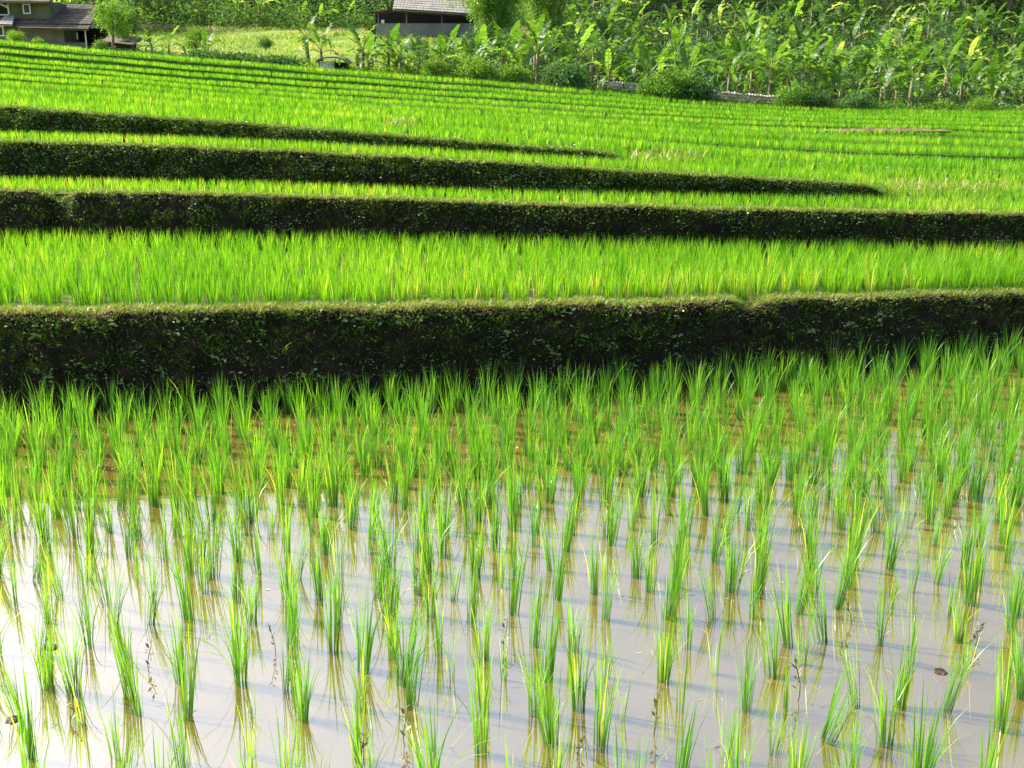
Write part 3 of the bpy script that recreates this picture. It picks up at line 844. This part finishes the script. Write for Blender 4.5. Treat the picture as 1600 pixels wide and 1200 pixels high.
br = np.random.default_rng(11)
def place_label(px, z, h, s, used={}):
    size = {.7: 'low young', 1.1: 'medium', 1.6: 'tall'}[h] if s < 1.12 else {.7: 'low broad', 1.1: 'large spreading', 1.6: 'very tall'}[h]
    zone = 'at the slope foot' if z < 53 else 'low on the slope' if z < 60 else 'halfway up' if z < 70 else 'high up' if z < 80 else 'at the slope top'
    side = 'left of the meadow' if px < 300 else 'beyond the meadow' if px < 560 else 'before the barn' if px < 740 else 'below the bamboo' if px < 920 else 'above the left wall' if px < 1060 else \
           'above the wall bushes' if px < 1250 else 'right of the bushes' if px < 1430 else 'at the right edge'
    key = (size, zone, side); used[key] = used.get(key, 0) + 1
    n = used[key]
    return f"{size} banana plant {zone} {side}" + ('' if n == 1 else f', {ordn[min(n-1, 29)]} from the front')
cand = []
z = 51.5
while z < 92:
    x0 = -50 if z > 77.5 else np.interp(z, [51, 58, 62, 70, 80], [600, 640, 850, 880, 860])
    stepm = np.interp(z, [50, 90], [1.75, 2.4]); stp = stepm * F_PX / z
    px = x0 + br.uniform(0, stp)
    while px < 1690:
        if br.random() < .93 and not (z > 60 and 560 < px < 850): cand.append((px + br.normal(0, stp * .22), z + br.normal(0, .6)))
        px += stp
    z += np.interp(z, [50, 90], [1.6, 2.8])
cand.sort(key=lambda c: c[1])
special = [(265, 53, 1.1, .62), (322, 53, .7, .7), (482, 53, 1.6, .9), (503, 52, 1.1, .85), (567, 52.5, 1.1, .95), (575, 51.5, .7, .8), (238, 60, .7, .7), (620, 52, .7, .7), (655, 52.5, 1.1, .75), (690, 52, 1.1, .8), (735, 52, 1.1, .8), (715, 55, .7, .75)]
for px, z, h, s in special:
    banana(hill_pt(px, z), h, s, {265: 'small banana plant with upright leaves at the near left of the meadow', 322: 'stubby banana plant among weeds at the meadow edge', 482: 'tall banana plant with drooping leaves left of the small hut',
        503: 'banana plant directly behind the small hut', 567: 'thin banana plant right of the small hut', 575: 'low banana plant right of the small hut', 238: 'small banana plant beside the house shrub',
        620: 'banana plant below the left end of the barn', 655: 'banana plant before the middle of the barn wall', 690: 'banana plant in front of the dark barn opening', 735: 'banana plant below the right end of the barn', 715: 'low banana plant close behind the front barn group'}[px],
        True, br)
ng = 0
extra = []
for px, z in cand:
    h = float(br.choice([.7, 1.1, 1.6], p=[.25, .4, .35])); s = br.uniform(.75, 1.15)
    if px < 770 and z < 60: h = .7 if h < 1.0 else 1.1; s *= .84
    pos = hill_pt(px, z) - np.array([0, 0, .15])
    if ng < 286: banana(pos, h, s, place_label(px, z, h, s), z < 60, br); ng += 1
    else: extra.append((pos, h, s))
Vs, Fs, Ts, off = [], [], [], 0
for pos, h, s in extra:
    c = [q for q in MC if q[1] == h]; me = c[br.integers(0, len(c))][0]
    co = np.empty(len(me.vertices) * 3, np.float32); me.vertices.foreach_get('co', co)
    at = np.empty(len(me.vertices), np.float32); me.attributes['tint'].data.foreach_get('value', at)
    Vs.append(co.reshape(-1, 3) @ np.array(Matrix.Rotation(br.uniform(0, 6.28), 3, 'Z')).T * s + pos)
    fl = {}
    for p in me.polygons: fl.setdefault(len(p.vertices), []).append(list(p.vertices))
    for k_, v_ in fl.items(): Fs.append(np.array(v_) + off)
    Ts.append(at); off += len(at)
if extra:
    T = np.concatenate(Ts)
    o = link('banana_plants', mesh_np('banana_plants', np.concatenate(Vs), Fs, M['banana'], {'tint': T, 'u': np.ones(len(T))}))
    tag(o, 'far banana plants massed at the top of the slope', 'banana plants', kind='stuff')
print('bananas', ng)

# ------------------------------------------------------------------ leaf clouds: undergrowth, bushes, trees, bamboo
def cloud(seed, n, cen, rad, k, cl, size, tm=.5, tv=.25, shell=.5):
    r = np.random.default_rng(seed)
    d = r.normal(0, 1, (k, 3)); d /= np.linalg.norm(d, axis=1)[:, None]
    c = np.array(cen) + d * np.array(rad) * (shell + (1 - shell) * r.uniform(0, 1, (k, 1)))
    i = r.integers(0, k, n)
    p = c[i] + r.normal(0, 1, (n, 3)) * cl
    dd = r.normal(0, 1, (n, 3)); dd[:, 2] -= .3; dd /= np.linalg.norm(dd, axis=1)[:, None]
    s = np.cross(dd, r.normal(0, 1, (n, 3))); s /= np.linalg.norm(s, axis=1)[:, None]
    sz = size * r.uniform(.6, 1.3, (n, 1))
    V = np.stack([p, p + dd*sz*.5 + s*sz*.26, p + dd*sz, p + dd*sz*.5 - s*sz*.26], 1).reshape(-1, 3)
    b = np.arange(n) * 4
    kt = r.normal(0, .16, k)
    return V, np.stack([b, b+1, b+2, b+3], 1), np.repeat(np.clip(tm + kt[i] + r.normal(0, tv * .5, n), 0, 1), 4)
def cloud_mesh(name, mat, *a, **k):
    V, q, T = cloud(*a, **k); return mesh_np(name, V, [q], M[mat], {'tint': T, 'u': np.full(len(T), .8)})

def tree_kind(seed, H, rx, mat, n, leaf, limbs=5):
    r = np.random.default_rng(seed); zc = H * .62
    m = MB(); m.tube([(0, 0, -.6), (.05, 0, H * .2), (r.uniform(-.2, .2), .1, H * .45), (r.uniform(-.3, .3), 0, H * .8)], [.03 * H, .024 * H, .017 * H, .006 * H], 7)
    tm = m.mesh('trunk', M['bark'], True); lm = []
    for k in range(limbs):
        a = 6.28 * k / limbs + r.uniform(-.4, .4); e = (math.cos(a) * rx * .75, math.sin(a) * rx * .75, zc + r.uniform(-.1, .25) * H)
        m = MB(); m.tube([(0, 0, H * r.uniform(.25, .45)), (e[0] * .5, e[1] * .5, zc * .85), e], [.012 * H, .009 * H, .004 * H], 5); lm.append(m.mesh('limb', M['bark'], True))
    return tm, lm, cloud_mesh('crown', mat, seed + 1, n, (0, 0, zc), (rx, rx, H * .36), max(18, int(n / 70)), rx * .16, leaf, shell=.35)
TK = [tree_kind(1, 6.5, 2.6, 'tree', 5200, .26), tree_kind(2, 8, 2.8, 'tree', 5600, .28), tree_kind(3, 5, 2.0, 'bright_tree', 4200, .2), tree_kind(4, 9, 3.4, 'tree', 6500, .32), tree_kind(5, 4.0, 1.3, 'bright_tree', 2600, .17)]
def tree(px, z, kind, s, label, group=None, lift=0):
    tm, lm, cm = TK[kind]
    root = empty('broadleaf_tree', hill_pt(px, z) + np.array([0, 0, lift]), br.uniform(0, 6.28)); root.scale = (s,) * 3
    tag(root, label, 'tree', group)
    link('trunk', tm, root)
    for l in lm: link('limb', l, root)
    link('crown', cm, root); return root

tree(178, 58, 4, .78, 'bright green bushy tree against the right end of the house')
tree(196, 61, 0, .42, 'dark green low tree just right of the house shrub')
tree(150, 76, 1, 1.0, 'large dark tree rising behind the house roof')
tree(215, 82, 0, .9, 'dark tree at the upper left edge of the meadow')
tree(308, 54, 4, .45, 'small thin tree with sparse crown in the meadow')
zz = 0
bg = [(60, 88, 3, 1), (110, 92, 1, 1.1), (255, 86, 2, .9), (290, 92, 3, .9), (330, 88, 0, 1), (365, 84, 2, .8), (400, 92, 3, 1), (430, 84, 2, 1.0), (455, 90, 1, 1), (490, 86, 0, .9), (520, 92, 3, 1), (548, 84, 0, .9), (575, 88, 1, 1.1), (600, 92, 2, 1.1),
      (930, 84, 0, 1), (990, 88, 3, .9), (1060, 86, 2, 1.1), (1130, 98, 1, 1.1), (1185, 85, 0, 1.2), (1250, 99, 3, 1), (1320, 86, 2, 1.1), (1390, 98, 1, 1.2), (1450, 87, 3, .9), (1510, 84, 3, 1.0), (1575, 82, 3, 1.0), (1625, 94, 1, 1.2), (860, 96, 3, 1.1), (780, 96, 1, 1.2), (700, 100, 3, 1.1), (640, 97, 0, 1.2),
      (-20, 92, 1, 1.2), (20, 99, 3, 1.2)]
kn = ['dark round tree', 'tall dark tree', 'light green small tree', 'broad dark tree', 'bright shrubby tree']
wh = lambda px: 'behind the house' if px < 130 else 'beyond the left of the meadow' if px < 320 else 'beyond the middle of the meadow' if px < 470 else 'beyond the meadow left of the barn' if px < 610 else 'behind the barn' if px < 740 else 'behind the bamboo' if px < 900 else \
     'above the left of the banana slope' if px < 1100 else 'above the middle of the banana slope' if px < 1300 else 'above the right part of the banana slope' if px < 1480 else 'at the top right corner'
used = {}
for px, z, k, s in bg:
    key = (kn[k], wh(px)); used[key] = used.get(key, 0) + 1
    tree(px, z, k, s, f'{kn[k]} {wh(px)}' + ('' if used[key] == 1 else f', {ordn[used[key]-1]} from left'), 'trees at the edge of the hill')

# bushes in front of the stone wall and elsewhere
BK = [cloud_mesh('foliage', 'bright_tree', 50, 2600, (0, 0, .55), (.9, .6, .5), 40, .14, .10), cloud_mesh('foliage', 'tree', 51, 2600, (0, 0, .5), (.8, .6, .45), 40, .14, .10),
      cloud_mesh('foliage', 'bright_tree', 52, 1700, (0, 0, .3), (.6, .4, .3), 30, .1, .09)]
def stems_mesh():
    m = MB()
    for k in range(5):
        a = 1.25 * k; m.tube([(0, 0, -.2), (.2 * math.cos(a), .2 * math.sin(a), .3), (.5 * math.cos(a), .35 * math.sin(a), .75)], [.02, .015, .006], 4)
    return m.mesh('stems', M['bark'])
SM = stems_mesh()
for px, py, z, k, s, lb in ((1045, 163, 49.2, 0, 1.9, 'tall yellow-green bush against the middle of the stone wall'), (1085, 166, 49.4, 1, 1.7, 'dark bush overlapping the stone wall'), (1010, 158, 49.6, 2, 1.5, 'low bright bush right of the left wall stretch'),
        (1240, 176, 49.2, 0, 1.5, 'rounded light bush right of the wall'), (1272, 178, 49.3, 1, 1.4, 'dark rounded bush beside the light bush'), (1340, 178, 49.4, 1, 1.3, 'dark low bush at the field edge on the right'), (1310, 178, 49.2, 2, 1.0, 'small pale bush at the field edge'), 
        (1470, 179, 49.6, 2, 1.3, 'low bright bush at the far field edge'), (1530, 180, 49.5, 0, 1.0, 'light bush near the right edge of the fields'), (880, 143, 49.6, 1, 1.4, 'dark bush at the edge of the middle field'), (800, 134, 49.6, 2, 1.4, 'pale low bush below the bamboo'),
        (740, 128, 49.7, 0, 1.1, 'light bush below the barn bananas'), (680, 120, 50, 2, 1.2, 'low bush left of the barn bananas'), (415, 76, 60, 1, .6, 'small dark bush alone on the meadow'), (60, 72, 51, 2, .55, 'small bright shrub under the house wall'),
        (25, 68, 51, 0, .55, 'tall bright shrub left under the house wall'), (158, 80, 52, 2, .8, 'pale bush at the foot of the house tree')):
    s *= .78 if px > 900 else 1
    root = empty('bush', unproj(px, py, z), br.uniform(0, 6)); root.scale = (s,) * 3; tag(root, lb, 'bush')
    link('foliage', BK[k], root); link('stems', SM, root)

# undergrowth on the slope between the bananas
def undergrowth(n, pxr, zr, hmax, size, label, mat, tm, cl=12):
    px = br.uniform(*pxr, n // cl); z = br.uniform(*zr, n // cl)
    c = np.array([hill_pt(a, b) for a, b in zip(px, z)])
    hcl = hmax * br.uniform(.2, 1, len(c)) ** 1.3
    p = np.repeat(c, cl, 0) + br.normal(0, 1, (len(c) * cl, 3)) * np.array([.28, .28, .0]); p[:, 2] += np.repeat(hcl, cl) * br.uniform(0, 1, len(p))
    V, q, T = leaflets(p, br.uniform(.6, 1.3, len(p)) * size, np.clip(np.repeat(br.normal(tm, .2, len(c)), cl) + br.normal(0, .1, len(p)), 0, 1), up=.7)
    o = link('undergrowth', mesh_np('undergrowth', V, [q], M[mat], {'tint': T, 'u': np.full(len(T), .8)})); tag(o, label, 'undergrowth', kind='stuff')
undergrowth(48000, (640, 1700), (50.5, 66), .9, .15, 'tangled leafy undergrowth low between the banana plants', 'tree', .4)
undergrowth(64000, (850, 1750), (62, 97), 1.2, .2, 'leafy undergrowth high between the banana plants', 'tree', .6)
undergrowth(14000, (930, 1680), (49.7, 50.6), .5, .13, 'creeping greenery along the foot of the banana slope', 'bright_tree', .4)
undergrowth(60000, (-60, 900), (77.5, 90), 2.3, .24, 'dense scrub along the upper edge of the meadow', 'tree', .75)
undergrowth(9000, (300, 470), (50.5, 52), .55, .17, 'row of leafy taro plants at the meadow foot', 'tree', .6)
undergrowth(5000, (470, 720), (50.5, 53), .5, .12, 'low weeds around the small hut', 'bright_tree', .6)
undergrowth(2500, (150, 300), (51, 53), .4, .12, 'low dark weeds right of the house', 'tree', .4)
# meadow grass
n = 60000
px = br.uniform(150, 900, n); z = br.uniform(50.5, 80, n); c = np.array([hill_pt(a, b) for a, b in zip(px, z)])
tn = np.array([mnoise.noise(Vector((p[0] * .35, p[1] * .35, 1))) * .5 + mnoise.noise(Vector((p[0] * 1.2, p[1] * 1.2, 5))) * .3 for p in c])
h = br.uniform(.08, .25, n)
o = link('meadow_grass', blades_mesh('meadow_grass', [blades(c, br.uniform(0, 6.28, n), h, h * .5, br.uniform(.02, .045, n), 2, tint=np.clip(.66 + tn, 0, 1), lean=h * .3)], M['grass']))
tag(o, 'yellow-green grass of the sloping meadow', 'grass', kind='stuff')

# bamboo clump between barn and banana slope
def bamboo(px, z, H, n, wdt, label, seed):
    r = np.random.default_rng(seed); root = empty('bamboo_clump', hill_pt(px, z)); tag(root, label, 'bamboo')
    P_ = []
    for k in range(26):
        a = r.uniform(0, 6.28); b = Vector((math.cos(a) * .5, math.sin(a) * .5, -.3)); o_ = Vector((math.cos(a), math.sin(a), 0)) * wdt * r.uniform(.3, 1)
        hk = H * r.uniform(.75, 1.05); pts = [b, b + o_ * .15 + Vector((0, 0, hk * .45)), b + o_ * .5 + Vector((0, 0, hk * .8)), b + o_ * 1.0 + Vector((0, 0, hk * .97)), b + o_ * 1.35 + Vector((0, 0, hk * .86))]
        MB().tube(pts, [.045, .04, .028, .015, .006], 5).build('culm', M['pstem'], root)
        for _ in range(n // 26 // 30):
            u = r.uniform(.05, 4) ; i = min(int(u), 3); q = pts[i].lerp(pts[i+1], u - i); P_.append(np.array(q) + r.normal(0, .28, 3) + np.array([0, 0, -r.uniform(0, .5)]))
    c = np.repeat(np.array(P_), 30, 0); nn = len(c); p = c + r.normal(0, .16, (nn, 3)); hh = r.uniform(.12, .24, nn)
    d = r.normal(0, 1, (nn, 3)); d[:, 2] -= 1.3; d /= np.linalg.norm(d, axis=1)[:, None]; s = np.cross(d, r.normal(0, 1, (nn, 3))); s /= np.linalg.norm(s, axis=1)[:, None]
    V = np.stack([p, p + d * hh[:, None] * .4 + s * .02, p + d * hh[:, None], p + d * hh[:, None] * .4 - s * .02], 1).reshape(-1, 3); b = np.arange(nn) * 4
    T = np.repeat(np.clip(np.repeat(r.normal(.6, .22, len(P_)), 30) + r.normal(0, .1, nn), 0, 1), 4)
    link('foliage', mesh_np('foliage', V, [np.stack([b, b+1, b+2, b+3], 1)], M['bamboo'], {'tint': T, 'u': np.ones(len(T))}), root)
bamboo(775, 62, 5.6, 34000, 1.5, 'dense feathery bamboo clump right of the barn', 5)
bamboo(855, 65, 6.6, 34000, 1.7, 'taller bamboo clump left of the banana slope', 6)

# ------------------------------------------------------------------ stone wall below the banana slope
sw = empty('stone_wall', unproj(1270, 178, 50.2)); tag(sw, 'low rough stone wall between the rice and the banana slope', 'wall')
rr_ = np.random.default_rng(3); sx0 = np.array(sw.location)
core = MB(); stones = []
tt = np.arange(945, 1640, 4.6)
def wall_base(px): return unproj(px, np.interp(px, [800, 1000, 1200, 1600], [131, 151, 169, 179]) + 3, 50.0) - sx0
for a in range(935, 1290, 60):
    p, q = wall_base(a), wall_base(a + 60)
    core.slab((p[0], p[1] + .12, p[2] + .62), (q[0], q[1] + .12, q[2] + .62), (q[0], q[1] + .6, q[2] + .62), (p[0], p[1] + .6, p[2] + .62), .7)
core.build('core', M['stone'], sw)
import bmesh
bm = bmesh.new()
for rowk in range(5):
    for px in tt:
        if px > 1290 or rr_.random() < .06: continue
        p = wall_base(px + (2.1 if rowk % 2 else 0) + rr_.uniform(-.5, .5)); s = np.array([.072, .09, .066]) * rr_.uniform(.65, 1.45, 3)
        mt = Matrix.Translation(Vector(p + np.array([0, .10 + rr_.uniform(-.03, .03), .06 + rowk * .135]))) @ Matrix.Rotation(rr_.uniform(-.3, .3), 4, 'Y') @ Matrix.Diagonal((*s, 1))
        bmesh.ops.create_icosphere(bm, subdivisions=1, radius=1, matrix=mt)
me = bpy.data.meshes.new('stones'); bm.to_mesh(me); bm.free(); me.materials.append(M['stone'])
o = link('stones', me, sw); o['kind'] = 'stuff'

# ------------------------------------------------------------------ the house at the left
def tiled_slope(parent, a, b, c, d, courses, mat, name='roof', t=.035):
    """roof plane a b (eave) d c (ridge) made of overlapping courses; each course is a part"""
    a, b, c, d = map(Vector, (a, b, c, d))
    n = (b - a).cross(d - a).normalized(); n = n if n.z > 0 else -n
    rf = MB().slab(a, b, c, d, .06).build(name, M[mat], parent)
    r = random.Random(4)
    for k in range(courses):
        u0, u1 = k / courses, (k + 1) / courses + .15 / courses
        p0, p1 = a.lerp(d, u0), b.lerp(c, u0); q0, q1 = a.lerp(d, min(u1, 1)), b.lerp(c, min(u1, 1))
        W = (p1 - p0).length; nt2 = max(2, int(W / .22)); m = MB()
        for j in range(nt2):
            f0, f1 = j / nt2, (j + .94) / nt2; lift = n * (t * 1.6 + r.uniform(0, .012)); top = n * (.006 + t)
            m.slab(p0.lerp(p1, f0) + lift, p0.lerp(p1, f1) + lift, q0.lerp(q1, f1) + top, q0.lerp(q1, f0) + top, t * .6)
        m.build('tile_course', M[mat], rf)
    return rf

HZ_ = 62.0; hs = F_PX / HZ_
house = empty('house', unproj(0, 96, HZ_)); tag(house, 'two-storey village house with dark tiled roofs at the top left', 'house')
X = lambda px: px / hs
Z = lambda py: (96 - py) / hs / ct * .98
# ground floor
MB().box(X(-120), X(104), 0, 5, -.6, Z(44)).build('wall', M['plaster'], house)
lw = MB(); lw.box(X(104), X(139), 0, .15, -.6, Z(68)); lw.build('porch_wall', M['plaster'], house)
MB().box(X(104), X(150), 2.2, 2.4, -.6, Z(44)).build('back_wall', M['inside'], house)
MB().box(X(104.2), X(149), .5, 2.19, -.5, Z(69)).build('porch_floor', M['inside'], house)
MB().box(X(137), X(138.6), -.05, .0, -.5, Z(46)).build('post', M['white'], house)
MB().box(X(117.2), X(118.8), .6, .63, Z(63), Z(53)).build('hanging_cloth', M['white'], house)
def window(px0, px1, py0, py1, y, nm='window'):
    f = MB(); w_ = .06
    x0, x1, z0, z1 = X(px0), X(px1), Z(py1), Z(py0)
    f.box(x0, x1, y - .05, y + .02, z0, z0 + w_); f.box(x0, x1, y - .05, y + .02, z1 - w_, z1)
    f.box(x0, x0 + w_, y - .05, y + .02, z0 + w_, z1 - w_); f.box(x1 - w_, x1, y - .05, y + .02, z0 + w_, z1 - w_)
    fo = f.build(nm, M['white'], house)
    MB().box(x0 + w_, x1 - w_, y - .012, y + .012, z0 + w_, z1 - w_).build('pane', M['glass'], fo)
window(0, 12, 44, 59, -.03)
window(35, 47, 10, 25, .85)
window(-34, -20, 44, 59, -.03)
# lean-to eave along the front, then the main slope, then the upper storey standing out of it
tiled_slope(house, (X(20), -.45, Z(48)), (X(147), -.45, Z(50)), (X(147), .25, Z(42)), (X(20), .25, Z(40)), 3, 'tile', 'eave_roof')
tiled_slope(house, (X(13), .1, Z(41)), (X(147), .1, Z(42)), (X(131), 3.6, Z(7)), (X(13), 3.6, Z(5)), 11, 'tile', 'roof')
MB().poly([(X(146), .15, Z(43)), (X(146), 5, Z(43)), (X(131), 3.6, Z(8))]).build('gable', M['plaster'], house)
MB().box(X(13), X(76), .9, 4.6, Z(38), Z(6)).build('upper_wall', M['plaster_up'], house)
tiled_slope(house, (X(-60), .3, Z(7)), (X(84), .3, Z(9)), (X(78), 3.4, Z(-26)), (X(-60), 3.4, Z(-28)), 9, 'tile', 'upper_roof')
MB().box(X(-60), X(83.5), .26, .3, Z(9.6), Z(7.4)).build('fascia', M['thatch'], house)
# small gable wing at the left and its porch roof
MB().box(X(-60), X(12), .9, 3, Z(42), Z(8)).build('wing_wall', M['inside'], house)
MB().box(X(11), X(13), .82, .9, Z(26), Z(10)).build('wing_corner', M['white'], house)
MB().slab((X(-14), .78, Z(3)), (X(12), .78, Z(15)), (X(12), .9, Z(13)), (X(-14), .9, Z(1)), .08).build('barge_board', M['white'], house)
MB().box(X(-20), X(11), .8, .88, Z(27), Z(25.5)).build('wing_sill', M['white'], house)
tiled_slope(house, (X(-60), -.4, Z(40)), (X(12), -.4, Z(40)), (X(6), .9, Z(30)), (X(-60), .9, Z(28)), 4, 'tile', 'wing_roof')
tiled_slope(house, (X(11), -.6, Z(43)), (X(33), -.6, Z(44)), (X(24), .6, Z(29)), (X(9), .6, Z(28)), 4, 'tile_grey', 'porch_roof')

# lean-to and dark shed right of the house
shed = empty('shed', unproj(175, 92, 60)); tag(shed, 'dark little shed half hidden by the tree beside the house', 'shed')
MB().box(-.2, 1.0, 0, 1.2, -.3, .95).build('wall', M['inside'], shed); MB().slab((-.4, -.3, .95), (1.35, -.3, .75), (1.3, 1.5, 1.2), (-.4, 1.5, 1.4), .06).build('roof', M['thatch'], shed)

# ------------------------------------------------------------------ the barn
BZ = 72.0; bs = F_PX / BZ
barn = empty('barn', unproj(570, 62, BZ)); tag(barn, 'open-sided barn with grey tiled roof behind the bananas', 'barn')
X = lambda px: (px - 570) / bs
Z = lambda py: (62 - py) / bs / ct * .98
MB().box(X(588), X(745), 0, .2, -.8, Z(38)).build('low_wall', M['concrete'], barn)
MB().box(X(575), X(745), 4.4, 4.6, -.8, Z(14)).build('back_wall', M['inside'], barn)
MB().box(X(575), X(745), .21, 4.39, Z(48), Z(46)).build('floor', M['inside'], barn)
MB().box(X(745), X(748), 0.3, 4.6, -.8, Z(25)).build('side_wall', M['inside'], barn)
for k, px in enumerate((591, 635, 690, 742)): MB().box(X(px), X(px + 1.6), .02, .12, Z(38), Z([18, 21, 24, 26][k])).build('post', M['concrete'], barn)
MB().box(X(596.5), X(601), -.02, .18, Z(38) + .003, Z(33)).build('white_box', M['white'], barn)
tiled_slope(barn, (X(616.5), -.7, Z(19)), (X(742), -.7, Z(26.5)), (X(735), 3.4, Z(-24)), (X(616.5), 3.4, Z(-24)), 12, 'tile_grey', 'roof', t=.05)
tiled_slope(barn, (X(569), -.3, Z(24)), (X(616), -.3, Z(21)), (X(616), 2.5, Z(14)), (X(580), 2.5, Z(16)), 4, 'rust', 'lower_roof')
MB().slab((X(616), -.62, Z(20.5)), (X(742), -.62, Z(28)), (X(742), -.5, Z(27.6)), (X(616), -.5, Z(20)), .08).build('eave_beam', M['rust'], barn)

# ------------------------------------------------------------------ small hut at the field edge
hut = empty('hut', unproj(520, 107, 50.5)); tag(hut, 'tiny thatched field hut with a white panel at the terrace edge', 'hut')
hx = 50.5 / F_PX
MB().box(-20*hx, 2*hx, 0, .6, -.2, 11*hx).build('white_panel', M['white'], hut)
MB().box(2*hx, 22*hx, .1, .6, -.2, 9*hx).build('wall', M['inside'], hut)
m = MB(); pr = [(-26, 9), (-20, 14.5), (-8, 17), (6, 17.5), (18, 14), (27, 7)]
for (a, za), (b, zb) in zip(pr[:-1], pr[1:]): m.slab((a*hx, -.3, za*hx), (b*hx, -.3, zb*hx), (b*hx, 1.0, (zb+3)*hx), (a*hx, 1.0, (za+3)*hx), .06)
m.build('roof', M['thatch'], hut)
for px in (-21, 3, 22): MB().box(px*hx, (px+1.2)*hx, -.12, -.07, -.2, 12*hx).build('post', M['bark'], hut)
